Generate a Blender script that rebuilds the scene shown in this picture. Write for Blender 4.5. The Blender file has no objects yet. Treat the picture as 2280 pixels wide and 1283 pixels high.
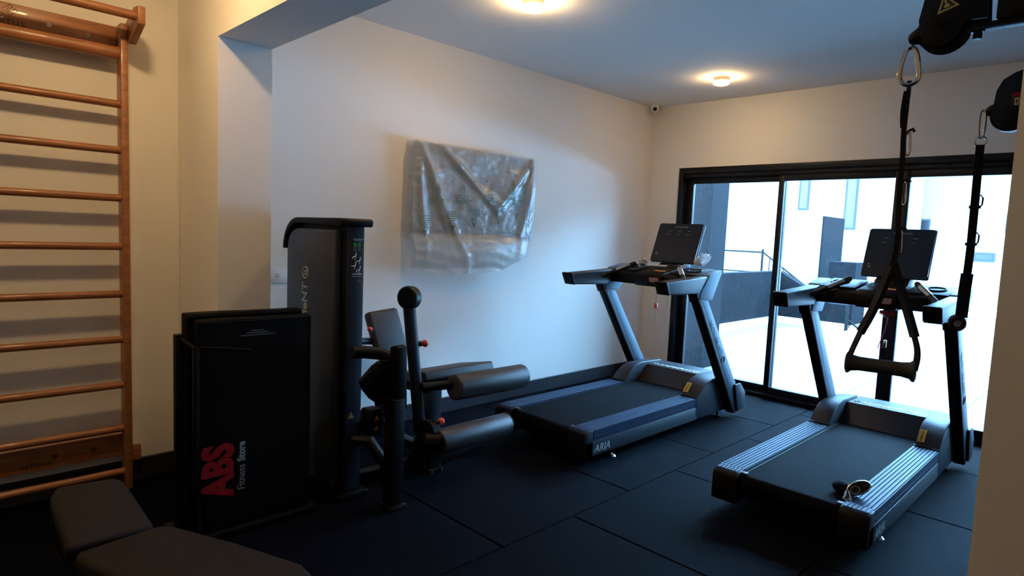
import bpy, bmesh, math, random
from mathutils import Vector, Matrix, noise
random.seed(7)
PI = math.pi
SC = bpy.context.scene
COL = SC.collection

# ------------------------------------------------------------------ camera
cam_d = bpy.data.cameras.new('camera'); cam = bpy.data.objects.new('camera', cam_d); COL.objects.link(cam)
cam_d.sensor_fit = 'HORIZONTAL'; cam_d.sensor_width = 36.0
cam_d.lens = 1395.39 / 2280 * 36.0
cam_d.clip_start = 0.02; cam_d.clip_end = 300
_R = Matrix(((0.71082593, 0.03243991, -0.70261949),
             (-0.70210918, 0.09246211, -0.70604069),
             (0.04206178, 0.99518763, 0.08850083))).to_3x3()
cam.matrix_world = Matrix.Translation((0, 0, 1.40)) @ _R.to_4x4()
SC.camera = cam

# ------------------------------------------------------------------ world, sun, exposure
SKY = 78.0; SUN = 25.0; LAMP = 245.0; LAMP_NEAR = 235.0; LAMP_FAR = 145.0
world = bpy.data.worlds.new('world'); SC.world = world; world.use_nodes = True
wn = world.node_tree.nodes; wl = world.node_tree.links
bgn = wn['Background']
bgn.inputs['Color'].default_value = (0.27, 0.59, 1.0, 1); bgn.inputs['Strength'].default_value = SKY
sun_d = bpy.data.lights.new('sun', 'SUN'); sun = bpy.data.objects.new('sun', sun_d); COL.objects.link(sun)
sun_d.energy = SUN; sun_d.angle = math.radians(0.6); sun_d.color = (0.70, 0.86, 1.0)
sun.rotation_euler = Vector((0.32, -0.55, -0.77)).to_track_quat('-Z', 'Y').to_euler()
sun.location = (3, 12, 14)
SC.view_settings.view_transform = 'Standard'; SC.view_settings.look = 'None'
SC.view_settings.exposure = 0.0; SC.view_settings.gamma = 1.0; SC.view_settings.use_curve_mapping = False

# ------------------------------------------------------------------ materials
MATS = {}
def mat(name, color, rough=0.5, metal=0.0, bump=0.0, bscale=200.0, var=0.0, vscale=8.0, spec=0.5, emit=None, estr=0.0,
        wood=False, coat=0.0):
    m = bpy.data.materials.new(name); m.use_nodes = True
    nt = m.node_tree; b = nt.nodes['Principled BSDF']
    b.inputs['Base Color'].default_value = (*color, 1); b.inputs['Roughness'].default_value = rough
    b.inputs['Metallic'].default_value = metal; b.inputs['Specular IOR Level'].default_value = spec
    b.inputs['Coat Weight'].default_value = coat
    tc = nt.nodes.new('ShaderNodeTexCoord')
    if var > 0 or wood:
        n = nt.nodes.new('ShaderNodeTexNoise'); n.inputs['Scale'].default_value = vscale; n.inputs['Detail'].default_value = 4
        if wood:
            mp = nt.nodes.new('ShaderNodeMapping'); mp.inputs['Scale'].default_value = (3, 30, 30)
            nt.links.new(tc.outputs['Object'], mp.inputs['Vector']); nt.links.new(mp.outputs['Vector'], n.inputs['Vector'])
        else:
            nt.links.new(tc.outputs['Object'], n.inputs['Vector'])
        r = nt.nodes.new('ShaderNodeValToRGB')
        lo = [c * (1 - var) for c in color]; hi = [min(1, c * (1 + var)) for c in color]
        r.color_ramp.elements[0].position = 0.3; r.color_ramp.elements[1].position = 0.7
        r.color_ramp.elements[0].color = (*lo, 1); r.color_ramp.elements[1].color = (*hi, 1)
        nt.links.new(n.outputs['Fac'], r.inputs['Fac']); nt.links.new(r.outputs['Color'], b.inputs['Base Color'])
    if bump > 0:
        n2 = nt.nodes.new('ShaderNodeTexNoise'); n2.inputs['Scale'].default_value = bscale; n2.inputs['Detail'].default_value = 3
        nt.links.new(tc.outputs['Object'], n2.inputs['Vector'])
        bp = nt.nodes.new('ShaderNodeBump'); bp.inputs['Strength'].default_value = bump; bp.inputs['Distance'].default_value = 0.004
        nt.links.new(n2.outputs['Fac'], bp.inputs['Height']); nt.links.new(bp.outputs['Normal'], b.inputs['Normal'])
    if emit:
        b.inputs['Emission Color'].default_value = (*emit, 1); b.inputs['Emission Strength'].default_value = estr
    MATS[name] = m
    return m

mat('wall_paint', (0.85, 0.815, 0.755), 0.85, bump=0.10, bscale=90, var=0.015, vscale=1.5)
mat('ceiling_paint', (0.88, 0.88, 0.87), 0.9, bump=0.08, bscale=90)
mat('rubber', (0.0014, 0.0019, 0.0042), 0.75, bump=0.75, bscale=260, var=0.5, vscale=420, spec=0.03)
mat('subfloor', (0.004, 0.004, 0.004), 0.9)
mat('baseboard', (0.018, 0.018, 0.022), 0.4, bump=0.05)
mat('wood', (0.33, 0.125, 0.045), 0.42, bump=0.06, bscale=60, var=0.28, vscale=2.2, wood=True, coat=0.15)
mat('wood_dark', (0.09, 0.03, 0.012), 0.6)
mat('black_steel', (0.003, 0.003, 0.0034), 0.45, bump=0.15, bscale=500, spec=0.15)
mat('black_plastic', (0.003, 0.003, 0.0034), 0.5, bump=0.10, bscale=600, spec=0.15)
mat('rubber_grip', (0.006, 0.005, 0.0046), 0.65, bump=0.3, bscale=400)
mat('grey_steel', (0.026, 0.030, 0.038), 0.45, metal=0.2, bump=0.10, bscale=500, spec=0.25)
mat('deck_grey', (0.032, 0.036, 0.043), 0.45, metal=0.25, bump=0.10, bscale=500)
mat('hood_grey', (0.035, 0.038, 0.047), 0.5, metal=0.1, bump=0.10, bscale=500, spec=0.15)
mat('silver_paint', (0.075, 0.11, 0.145), 0.48, metal=0.25, bump=0.05, bscale=500, spec=0.2)
mat('aluminium', (0.018, 0.028, 0.054), 0.52, metal=0.3, bump=0.05, bscale=300, spec=0.12)
mat('chrome', (0.50, 0.48, 0.44), 0.22, metal=1.0)
mat('belt', (0.0032, 0.0032, 0.004), 0.75, bump=0.4, bscale=700, spec=0.04)
mat('screen', (0.006, 0.006, 0.008), 0.22, spec=0.45)
mat('vinyl_brown', (0.012, 0.008, 0.0076), 0.65, spec=0.2, bump=0.35, bscale=420, var=0.12, vscale=150)
mat('vinyl_grey', (0.03, 0.027, 0.026), 0.42, bump=0.3, bscale=380)
mat('vinyl_black', (0.005, 0.005, 0.0055), 0.45, bump=0.2, bscale=300)
mat('mat_black', (0.0035, 0.0028, 0.0028), 0.6, bump=0.25, bscale=240, spec=0.08)
mat('print_red', (0.30, 0.010, 0.012), 0.7, spec=0.1)
mat('print_white', (0.75, 0.75, 0.75), 0.6)
mat('print_grey', (0.26, 0.26, 0.26), 0.6)
mat('print_light', (0.38, 0.38, 0.38), 0.6)
mat('placard', (0.010, 0.012, 0.018), 0.45, spec=0.25)
mat('print_dim', (0.16, 0.16, 0.16), 0.6)
mat('print_dark', (0.03, 0.045, 0.06), 0.6)
mat('print_green', (0.05, 0.35, 0.08), 0.6)
mat('print_film', (0.07, 0.20, 0.13), 0.6)
mat('print_yellow', (0.55, 0.36, 0.06), 0.6)
mat('print_orange', (0.55, 0.26, 0.05), 0.6)
mat('print_black', (0.01, 0.01, 0.01), 0.6)
mat('red_plastic', (0.75, 0.07, 0.04), 0.35)
mat('red_cord', (0.5, 0.03, 0.04), 0.6)
mat('grey_cord', (0.2, 0.2, 0.2), 0.6)
mat('webbing', (0.006, 0.0055, 0.006), 0.8, spec=0.2, bump=0.5, bscale=900)
mat('white_plastic', (0.78, 0.78, 0.76), 0.4)
mat('lamp_base', (0.42, 0.33, 0.25), 0.5)
mat('lamp_glass', (1, 0.9, 0.75), 0.4, emit=(1.0, 0.66, 0.31), estr=LAMP)
mat('lamp_glass_near', (1, 0.9, 0.75), 0.4, emit=(1.0, 0.66, 0.31), estr=LAMP_NEAR)
mat('added_lamp_glass', (1, 0.9, 0.75), 0.4, emit=(1.0, 0.66, 0.31), estr=80.0)  # for the added fill lamp overhead
mat('lamp_glass_far', (1, 0.9, 0.75), 0.4, emit=(1.0, 0.66, 0.31), estr=LAMP_FAR)
mat('door_frame', (0.006, 0.006, 0.007), 0.42, spec=0.25)
mat('patio_tile', (0.092, 0.092, 0.092), 0.7, spec=0.1, var=0.04, vscale=2)
mat('patio_joint', (0.35, 0.35, 0.35), 0.9)
mat('patio_dark', (0.0038, 0.0042, 0.005), 0.85, spec=0.03, bump=0.6, bscale=60, var=0.25, vscale=14)
mat('patio_white', (0.8, 0.8, 0.8), 0.8)
mat('building_white', (0.09, 0.09, 0.088), 0.8, var=0.03, vscale=1)
mat('building_grey', (0.016, 0.017, 0.019), 0.8, spec=0.1)
mat('rail_black', (0.004, 0.004, 0.0045), 0.6, spec=0.05)
mat('leaf', (0.10, 0.16, 0.03), 0.7)
mat('tv_black', (0.02, 0.021, 0.024), 0.35)
mat('brush_hair', (0.003, 0.003, 0.003), 0.8, spec=0.05)
mat('paper', (0.72, 0.72, 0.70), 0.5)

def speckle(name, base, spot, scale, thr):
    m = MATS[name]; nt = m.node_tree; b = nt.nodes['Principled BSDF']
    tc = nt.nodes.new('ShaderNodeTexCoord'); n = nt.nodes.new('ShaderNodeTexNoise')
    n.inputs['Scale'].default_value = scale; n.inputs['Detail'].default_value = 2
    r = nt.nodes.new('ShaderNodeValToRGB'); r.color_ramp.elements[0].position = thr; r.color_ramp.elements[1].position = thr + 0.06
    r.color_ramp.elements[0].color = (*base, 1); r.color_ramp.elements[1].color = (*spot, 1)
    nt.links.new(tc.outputs['Object'], n.inputs['Vector']); nt.links.new(n.outputs['Fac'], r.inputs['Fac'])
    for l in list(b.inputs['Base Color'].links): nt.links.remove(l)
    nt.links.new(r.outputs['Color'], b.inputs['Base Color'])
mat('column_dark', (0.06, 0.065, 0.07), 0.85, spec=0.03, bump=0.6, bscale=50)
speckle('column_dark', (0.0055, 0.0065, 0.0075), (0.022, 0.025, 0.028), 120, 0.58)

def glass_mat():
    m = bpy.data.materials.new('glass'); m.use_nodes = True; nt = m.node_tree; nt.nodes.clear()
    o = nt.nodes.new('ShaderNodeOutputMaterial'); mx = nt.nodes.new('ShaderNodeMixShader')
    t = nt.nodes.new('ShaderNodeBsdfTransparent'); g = nt.nodes.new('ShaderNodeBsdfGlossy'); f = nt.nodes.new('ShaderNodeFresnel')
    t.inputs['Color'].default_value = (0.90, 0.93, 0.94, 1); g.inputs['Roughness'].default_value = 0.02; f.inputs['IOR'].default_value = 1.45
    nt.links.new(f.outputs[0], mx.inputs[0]); nt.links.new(t.outputs[0], mx.inputs[1]); nt.links.new(g.outputs[0], mx.inputs[2])
    nt.links.new(mx.outputs[0], o.inputs[0]); MATS['glass'] = m
glass_mat()
def film_mat(name, alpha, col, bs):
    m = bpy.data.materials.new(name); m.use_nodes = True; nt = m.node_tree; nt.nodes.clear()
    o = nt.nodes.new('ShaderNodeOutputMaterial'); m1 = nt.nodes.new('ShaderNodeMixShader'); m2 = nt.nodes.new('ShaderNodeMixShader')
    m3 = nt.nodes.new('ShaderNodeMixShader')
    t = nt.nodes.new('ShaderNodeBsdfTransparent'); d = nt.nodes.new('ShaderNodeBsdfDiffuse'); tr = nt.nodes.new('ShaderNodeBsdfTranslucent')
    g = nt.nodes.new('ShaderNodeBsdfGlossy'); g.inputs['Roughness'].default_value = 0.30
    d.inputs['Color'].default_value = (*col, 1); tr.inputs['Color'].default_value = (*col, 1); g.inputs['Color'].default_value = (0.9, 0.9, 0.9, 1)
    tc = nt.nodes.new('ShaderNodeTexCoord'); n = nt.nodes.new('ShaderNodeTexNoise'); n.inputs['Scale'].default_value = bs
    n.noise_type = 'RIDGED_MULTIFRACTAL'; n.inputs['Detail'].default_value = 4; n.inputs['Distortion'].default_value = 0.6
    mp = nt.nodes.new('ShaderNodeMapping'); mp.inputs['Scale'].default_value = (1, 1, 1.8)
    bp = nt.nodes.new('ShaderNodeBump'); bp.inputs['Strength'].default_value = 0.75; bp.inputs['Distance'].default_value = 0.014
    nt.links.new(tc.outputs['Object'], mp.inputs[0]); nt.links.new(mp.outputs[0], n.inputs['Vector'])
    nf = nt.nodes.new('ShaderNodeTexNoise'); nf.noise_type = 'RIDGED_MULTIFRACTAL'; nf.inputs['Scale'].default_value = bs * 3.4; nf.inputs['Detail'].default_value = 3
    nf.inputs['Distortion'].default_value = 0.8; nt.links.new(mp.outputs[0], nf.inputs['Vector'])
    ad = nt.nodes.new('ShaderNodeMath'); ad.operation = 'MULTIPLY_ADD'; ad.inputs[1].default_value = 0.30
    nt.links.new(nf.outputs['Fac'], ad.inputs[0]); nt.links.new(n.outputs['Fac'], ad.inputs[2]); nt.links.new(ad.outputs[0], bp.inputs['Height'])
    for q in (d, tr, g): nt.links.new(bp.outputs[0], q.inputs['Normal'])
    m1.inputs[0].default_value = 0.4; nt.links.new(d.outputs[0], m1.inputs[1]); nt.links.new(tr.outputs[0], m1.inputs[2])
    m2.inputs[0].default_value = 0.17; nt.links.new(m1.outputs[0], m2.inputs[1]); nt.links.new(g.outputs[0], m2.inputs[2])
    m3.inputs[0].default_value = alpha; nt.links.new(t.outputs[0], m3.inputs[1]); nt.links.new(m2.outputs[0], m3.inputs[2])
    nt.links.new(m3.outputs[0], o.inputs[0]); MATS[name] = m
film_mat('film', 0.56, (0.90, 0.92, 0.90), 7.0)
film_mat('clear_bag', 0.55, (0.85, 0.87, 0.88), 40)

# ------------------------------------------------------------------ mesh builder
class MB:
    def __init__(s): s.bm = bmesh.new()
    def box(s, x0, x1, y0, y1, z0, z1):
        r = bmesh.ops.create_cube(s.bm, size=1.0)
        for v in r['verts']:
            v.co = Vector(((x0 + x1) / 2 + v.co.x * abs(x1 - x0), (y0 + y1) / 2 + v.co.y * abs(y1 - y0), (z0 + z1) / 2 + v.co.z * abs(z1 - z0)))
        return s
    def prism(s, pts, axis, a, b):
        # pts: 2D polygon. axis 'x': (y,z); 'y': (x,z); 'z': (x,y)
        def mk(p, t):
            return {'x': (t, p[0], p[1]), 'y': (p[0], t, p[1]), 'z': (p[0], p[1], t)}[axis]
        A = [s.bm.verts.new(mk(p, a)) for p in pts]; B = [s.bm.verts.new(mk(p, b)) for p in pts]
        s.bm.faces.new(A); s.bm.faces.new(B[::-1]); n = len(pts)
        for i in range(n): s.bm.faces.new((A[i], B[i], B[(i + 1) % n], A[(i + 1) % n]))
        bmesh.ops.recalc_face_normals(s.bm, faces=s.bm.faces)
        return s
    def cyl(s, p0, p1, r, seg=16, r2=None, rings=None):
        p0 = Vector(p0); p1 = Vector(p1); d = p1 - p0
        prof = rings if rings else [(0, r), (1, r if r2 is None else r2)]
        q = d.to_track_quat('Z', 'Y').to_matrix(); L = d.length; loops = []
        for t, rr in prof:
            loops.append([s.bm.verts.new(p0 + q @ Vector((rr * math.cos(2 * PI * k / seg), rr * math.sin(2 * PI * k / seg), t * L))) for k in range(seg)])
        for a, b in zip(loops, loops[1:]):
            for k in range(seg): s.bm.faces.new((a[k], a[(k + 1) % seg], b[(k + 1) % seg], b[k]))
        s.bm.faces.new(loops[0][::-1]); s.bm.faces.new(loops[-1])
        return s
    def tube(s, path, r, seg=8, closed=False, flat=None, up=None):
        # flat=(w,t): rectangular strap cross-section; up: wide direction
        P = [Vector(p) for p in path]; n = len(P); loops = []
        for i in range(n):
            if closed: d = P[(i + 1) % n] - P[i - 1]
            else: d = P[min(i + 1, n - 1)] - P[max(i - 1, 0)]
            d.normalize()
            ref = Vector(up) if up else Vector((0, 0, 1))
            if abs(d.dot(ref)) > 0.95 and not up: ref = Vector((1, 0, 0))
            a = (ref - d * ref.dot(d)).normalized(); b = d.cross(a)
            if flat:
                w, t = flat[0] / 2, flat[1] / 2
                loops.append([s.bm.verts.new(P[i] + a * ca * w + b * cb * t) for ca, cb in ((1, 1), (-1, 1), (-1, -1), (1, -1))])
            else:
                rr = r[i] if isinstance(r, (list, tuple)) else r
                loops.append([s.bm.verts.new(P[i] + a * math.cos(2 * PI * k / seg) * rr + b * math.sin(2 * PI * k / seg) * rr) for k in range(seg)])
        m = len(loops[0]); rng = range(n) if closed else range(n - 1)
        for i in rng:
            A, B = loops[i], loops[(i + 1) % n]
            for k in range(m): s.bm.faces.new((A[k], A[(k + 1) % m], B[(k + 1) % m], B[k]))
        if not closed: s.bm.faces.new(loops[0][::-1]); s.bm.faces.new(loops[-1])
        bmesh.ops.recalc_face_normals(s.bm, faces=s.bm.faces)
        return s
    def sphere(s, c, r, sc=(1, 1, 1), seg=20, rg=12):
        x = bmesh.ops.create_uvsphere(s.bm, u_segments=seg, v_segments=rg, radius=r)
        for v in x['verts']: v.co = Vector((c[0] + v.co.x * sc[0], c[1] + v.co.y * sc[1], c[2] + v.co.z * sc[2]))
        return s
    def torus(s, c, R, r, normal=(1, 0, 0), n=24, seg=8, sc=(1, 1)):
        nrm = Vector(normal).normalized(); q = nrm.to_track_quat('Z', 'Y').to_matrix()
        path = [Vector(c) + q @ Vector((R * sc[0] * math.cos(2 * PI * k / n), R * sc[1] * math.sin(2 * PI * k / n), 0)) for k in range(n)]
        return s.tube(path, r, seg, closed=True, up=nrm)
    def xf(s, M): bmesh.ops.transform(s.bm, matrix=M, verts=s.bm.verts); return s
    def build(s, name, m, parent=None, bevel=0.0, segs=2, smooth=35, loc=None):
        bm = s.bm
        if bevel > 0:
            es = [e for e in bm.edges if len(e.link_faces) == 2 and e.calc_face_angle(0) > 0.5]
            bmesh.ops.bevel(bm, geom=es, offset=bevel, offset_type='OFFSET', segments=segs, profile=0.5, affect='EDGES', clamp_overlap=True)
        me = bpy.data.meshes.new(name); bm.to_mesh(me); bm.free()
        if smooth:
            me.shade_smooth(); me.set_sharp_from_angle(angle=math.radians(smooth))
        me.materials.append(MATS[m])
        o = bpy.data.objects.new(name, me); COL.objects.link(o)
        if parent: o.parent = parent
        if loc: o.location = loc
        return o

def tag(o, label=None, cat=None, group=None, kind=None):
    if label: o['label'] = label
    if cat: o['category'] = cat
    if group: o['group'] = group
    if kind: o['kind'] = kind
    return o
def thing(name, label, cat, loc=(0, 0, 0), rz=0, group=None):
    o = bpy.data.objects.new(name, None); COL.objects.link(o); o.location = loc; o.rotation_euler = (0, 0, rz)
    o.empty_display_size = 0.1
    return tag(o, label, cat, group)
def struct(o, label, cat): return tag(o, label, cat, kind='structure')
def share(src, parent, loc=(0, 0, 0)):
    c = bpy.data.objects.new(src.name, src.data); COL.objects.link(c); c.parent = parent; c.location = loc
    return c
def text(name, body, size, M, m, parent, ext=0.0006, align='LEFT', bold=0.0, xs=1.0):
    cu = bpy.data.curves.new(name, 'FONT'); cu.body = body; cu.size = size; cu.extrude = ext; cu.align_x = align; cu.offset = bold
    cu.resolution_u = 3
    to = bpy.data.objects.new(name + '_tmp', cu); COL.objects.link(to)
    dg = bpy.context.evaluated_depsgraph_get(); me = bpy.data.meshes.new_from_object(to.evaluated_get(dg))
    bpy.data.objects.remove(to); bpy.data.curves.remove(cu)
    me.transform(Matrix.Diagonal((xs, 1, 1, 1))); me.transform(M); me.materials.clear(); me.materials.append(MATS[m]); me.name = name
    o = bpy.data.objects.new(name, me); COL.objects.link(o); o.parent = parent
    return o
def frame(o, x, y):
    x = Vector(x).normalized(); y = Vector(y).normalized(); z = x.cross(y).normalized()
    return Matrix(((x.x, y.x, z.x, o[0]), (x.y, y.y, z.y, o[1]), (x.z, y.z, z.z, o[2]), (0, 0, 0, 1)))
def emblem(name, r, M, m, parent):          # ring with a small cross-shaped mark inside
    b = MB(); b.torus((0, 0, 0), r, r * 0.13, (0, 0, 1), n=24, seg=6)
    for dx, dy in ((-0.3, 0), (0.3, 0)):
        b.prism([(dx * r - 0.12 * r, -0.5 * r), (dx * r + 0.12 * r, -0.5 * r), (dx * r + 0.12 * r, 0.5 * r), (dx * r - 0.12 * r, 0.5 * r)], 'z', -0.0004, 0.0006)
    b.prism([(-0.5 * r, -0.1 * r), (0.5 * r, -0.1 * r), (0.5 * r, 0.1 * r), (-0.5 * r, 0.1 * r)], 'z', -0.0004, 0.0006)
    b.xf(M); return b.build(name, m, parent)
def warning(parent, M, s, m='print_yellow'):  # triangular hazard sticker
    b = MB(); b.prism([(-s, -s * 0.75), (s, -s * 0.75), (0, s)], 'z', 0, 0.0008); b.xf(M)
    o = b.build('warning_sticker', m, parent, smooth=0); o['label'] = 'small triangular warning sticker'
    b = MB(); b.prism([(-s * 0.72, -s * 0.58), (s * 0.72, -s * 0.58), (0, s * 0.68)], 'z', 0.0006, 0.0013); b.xf(M)
    k = b.build('sticker_field', 'print_black', o, smooth=0)
    b = MB()
    b.prism([(-s * 0.10, -s * 0.05), (s * 0.10, -s * 0.05), (s * 0.07, s * 0.40), (-s * 0.07, s * 0.40)], 'z', 0.0012, 0.0018)
    b.prism([(-s * 0.28, -s * 0.45), (s * 0.3, -s * 0.45), (s * 0.16, -s * 0.12), (-s * 0.2, -s * 0.16)], 'z', 0.0012, 0.0018); b.xf(M)
    b.build('sticker_symbol', m, o, smooth=0)
    return o

# ================================================================== SETTING
D = 5.625; YW = 3.69; ZC = 2.73; XB = -4.5; YR = -3.2
# floor: rubber tiles in a running bond
fl = struct(MB().box(XB, D, YR, YW, -0.06, -0.012).build('floor', 'subfloor', smooth=0), 'black rubber tiled gym floor', 'floor')
PX, PY, Y0 = 0.967, 0.985, 1.897
tile_cache = {}
j = -6
while Y0 + j * PY < YW:
    y0 = max(Y0 + j * PY, YR); y1 = min(Y0 + (j + 1) * PY, YW)
    if y1 - y0 > 0.03:
        off = 1.900 if j % 2 == 0 else 2.386
        i = -7
        while off + i * PX < D:
            x0 = max(off + i * PX, XB); x1 = min(off + (i + 1) * PX, D)
            if x1 - x0 > 0.03:
                key = (round(x1 - x0, 3), round(y1 - y0, 3))
                if key not in tile_cache:
                    g = 0.003
                    t = MB().box(g, x1 - x0 - g, g, y1 - y0 - g, -0.014, 0).build('rubber_tile', 'rubber', fl, bevel=0.003, segs=1, loc=(x0, y0, 0))
                    tile_cache[key] = t
                else:
                    t = share(tile_cache[key], fl, (x0, y0, 0))
                t.location.z = random.uniform(-0.0012, 0)
            i += 1
    j += 1
# walls
struct(MB().box(XB - 0.15, D + 0.15, YW, YW + 0.15, -0.06, 2.95).build('wall_left', 'wall_paint', smooth=0), 'white painted wall behind the wall bars and covered television', 'wall')
struct(MB().box(XB - 0.15, XB, YR, YW, -0.06, 2.95).build('wall_back', 'wall_paint', smooth=0), 'white wall behind the photographer', 'wall')
struct(MB().box(XB - 0.15, D + 0.15, YR - 0.15, YR, -0.06, 2.95).build('wall_right', 'wall_paint', smooth=0), 'white wall on the right outside the frame', 'wall')
DL, DR, DT = 3.344, -0.70, 2.105
w = MB(); w.box(D, D + 0.15, DL, YW, -0.06, 2.95); w.box(D, D + 0.15, YR, DR, -0.06, 2.95); w.box(D, D + 0.15, DR, DL, -0.06, 0.0); w.box(D, D + 0.15, DR, DL, DT, 2.95)
struct(w.build('wall_front', 'wall_paint', smooth=0), 'white wall around the black framed sliding glass door', 'wall')
struct(MB().box(XB - 0.15, D + 0.15, YR - 0.15, YW + 0.15, ZC, 2.95).build('ceiling', 'ceiling_paint', smooth=0), 'plain white ceiling with round lamps', 'ceiling')
# pier, beam, right pillar
struct(MB().box(1.112, 1.370, 3.121, YW, 0, 2.25).build('wall_left_pier', 'wall_paint', smooth=0), 'white wall pier between the wall bars and the television', 'wall')
struct(MB().box(1.112, 1.370, -0.16, YW, 2.25, ZC).build('trim_1', 'wall_paint', smooth=0), 'dropped white ceiling beam running out from the wall pier', 'beam')
struct(MB().box(1.112, 1.370, -0.16, 0.142, 0, 2.25).build('wall_right_pier', 'wall_paint', smooth=0), 'bare white pillar at the right edge of the view', 'wall')
# baseboards
bb = MB(); bb.box(XB, 1.114, YW - 0.014, YW, 0, 0.118); bb.box(1.371, D, YW - 0.014, YW, 0, 0.118)
struct(bb.build('baseboard_left', 'baseboard', bevel=0.003, segs=1), 'black baseboard along the left wall', 'baseboard')
bb = MB(); bb.box(1.10, 1.114, 3.107, YW - 0.014, 0, 0.118); bb.box(1.10, 1.385, 3.107, 3.121, 0, 0.118); bb.box(1.371, 1.385, 3.121, YW - 0.014, 0, 0.118)
struct(bb.build('baseboard_pier', 'baseboard', bevel=0.003, segs=1), 'black baseboard wrapping the wall pier', 'baseboard')
struct(MB().box(D - 0.014, D, DL, YW - 0.014, 0, 0.118).build('baseboard_front', 'baseboard', bevel=0.003, segs=1), 'short black baseboard beside the sliding door', 'baseboard')

# ------------------------------------------------------------------ sliding door
door = thing('door_1', 'wide black framed sliding glass door to the patio', 'door', (D, 0, 0)); door['kind'] = 'structure'
f = MB(); f.box(-0.02, 0.13, DL - 0.05, DL, 0, DT).box(-0.02, 0.13, DR, DR + 0.05, 0, DT); f.build('door_jamb', 'door_frame', door, bevel=0.004)
f = MB(); f.box(-0.02, 0.13, DR + 0.05, DL - 0.05, DT - 0.055, DT); f.box(0.0, 0.11, DR + 0.05, DL - 0.05, 2.012, DT - 0.055); f.build('door_head', 'door_frame', door, bevel=0.004)
f = MB(); f.box(-0.02, 0.13, DR + 0.05, DL - 0.05, 0, 0.03); f.box(0.02, 0.03, DR + 0.05, DL - 0.05, 0.03, 0.042); f.build('door_sill', 'door_frame', door, bevel=0.003)
def panel(ya, yb, x0, sl, sr, label=None):   # ya > yb ; stile widths left/right
    f = MB(); x1 = x0 + 0.04
    f.box(x0, x1, ya - sl, ya, 0.03, 2.02).box(x0, x1, yb, yb + sr, 0.03, 2.02)
    f.box(x0, x1, yb + sr, ya - sl, 1.955, 2.02).box(x0, x1, yb + sr, ya - sl, 0.03, 0.092)
    p = f.build('sliding_panel', 'door_frame', door, bevel=0.003)
    MB().box(x0 + 0.016, x0 + 0.022, yb + sr - 0.005, ya - sl + 0.005, 0.088, 1.96).build('glass_pane', 'glass', p, smooth=0)
    return p
panel(DL - 0.05, 2.311, 0.068, 0.07, 0.047)
panel(2.358, 1.392, 0.015, 0.047, 0.05)
panel(1.391, 0.40, 0.015, 0.052, 0.047)
panel(0.447, DR + 0.05, 0.068, 0.047, 0.07)
h = MB(); h.box(-0.012, 0.015, 1.405, 1.422, 0.95, 1.15); h.build('door_handle', 'door_frame', door, bevel=0.004)

# ------------------------------------------------------------------ patio outside
pf = struct(MB().box(D + 0.15, 17, -7, 12, -0.12, -0.03).build('floor_patio', 'patio_joint', smooth=0), 'pale tiled patio floor outside the glass door', 'floor')
tp = None
for i in range(6):
    for jj in range(8):
        x0 = D + 0.16 + i * 0.92; y0 = -2.66 + jj * 0.92
        if tp is None:
            tp = MB().box(0.003, 0.917, 0.003, 0.917, -0.034, -0.02).build('patio_tile', 'patio_tile', pf, bevel=0.002, segs=1, loc=(x0, y0, 0))
        else: share(tp, pf, (x0, y0, 0))
f = MB(); f.box(D + 0.16 + 6 * 0.92, 17, -7, 12, -0.034, -0.02).box(D + 0.15, D + 0.16 + 6 * 0.92, 4.7, 12, -0.034, -0.02).box(D + 0.15, D + 0.16 + 6 * 0.92, -7, -2.66, -0.034, -0.02)
f.build('patio_paving', 'patio_tile', pf, smooth=0)
struct(MB().box(6.35, 6.72, 3.36, 4.4, -0.02, 2.95).build('wall_patio_column', 'column_dark', smooth=0), 'dark speckled render column just outside the glass door', 'wall')
pw = MB(); pw.box(6.72, 11.35, 4.62, 4.80, -0.02, 0.90)
struct(pw.build('wall_patio_left', 'patio_dark', smooth=0), 'low dark render wall along the left of the patio', 'wall')
pw = MB(); pw.prism([(4.80, -0.02), (4.80, 0.90), (4.60, 0.90), (3.72, 0.42), (3.46, 0.42), (3.46, -0.02)], 'x', 11.35, 11.55)
struct(pw.build('wall_patio_end', 'patio_dark', smooth=0), 'dark render stair wall with sloping top at the patio end', 'wall')
pb = MB(); pb.box(6.72, 11.35, 4.60, 4.62, -0.02, 0.10); pb.box(11.33, 11.35, 3.46, 4.60, -0.02, 0.10)
struct(pb.build('baseboard_patio', 'patio_white', smooth=0), 'white skirting along the dark patio walls', 'baseboard')
struct(MB().box(D + 0.15, 11.55, -3.05, -2.85, -0.02, 1.9).build('added_patio_blocker', 'patio_dark', smooth=0), 'added unseen dark wall blocking low daylight on the right of the patio', 'wall')  # added out of view to limit daylight reaching the room
# stair railing
rl = thing('stair_railing', 'black metal stair railing sloping down behind the patio wall', 'railing', (11.9, 4.6, 0))
rl_top = [(0, 2.4, 1.22), (0, 0.57, 1.22), (0, -1.20, -0.01)]
MB().tube(rl_top, 0.016, 6).build('handrail', 'rail_black', rl)
rl_bot = [(0, 2.4, 0.83), (0, 0.57, 0.83), (0, -0.62, 0.0)]
MB().tube(rl_bot, 0.013, 6).build('bottom_rail', 'rail_black', rl)
for k in range(13):
    y = 0.57 - k * 0.135; zt = 1.22 - (0.57 - y) * 0.695; zb = max(-0.02, 0.83 - (0.57 - y) * 0.698)
    if zt - zb > 0.03: MB().cyl((0, y, zb), (0, y, zt), 0.008, 6).build('baluster', 'rail_black', rl)
for y in (0.58, 2.38):
    MB().box(-0.015, 0.015, y - 0.015, y + 0.015, 0.8, 1.28).build('newel_post', 'rail_black', rl)
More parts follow.
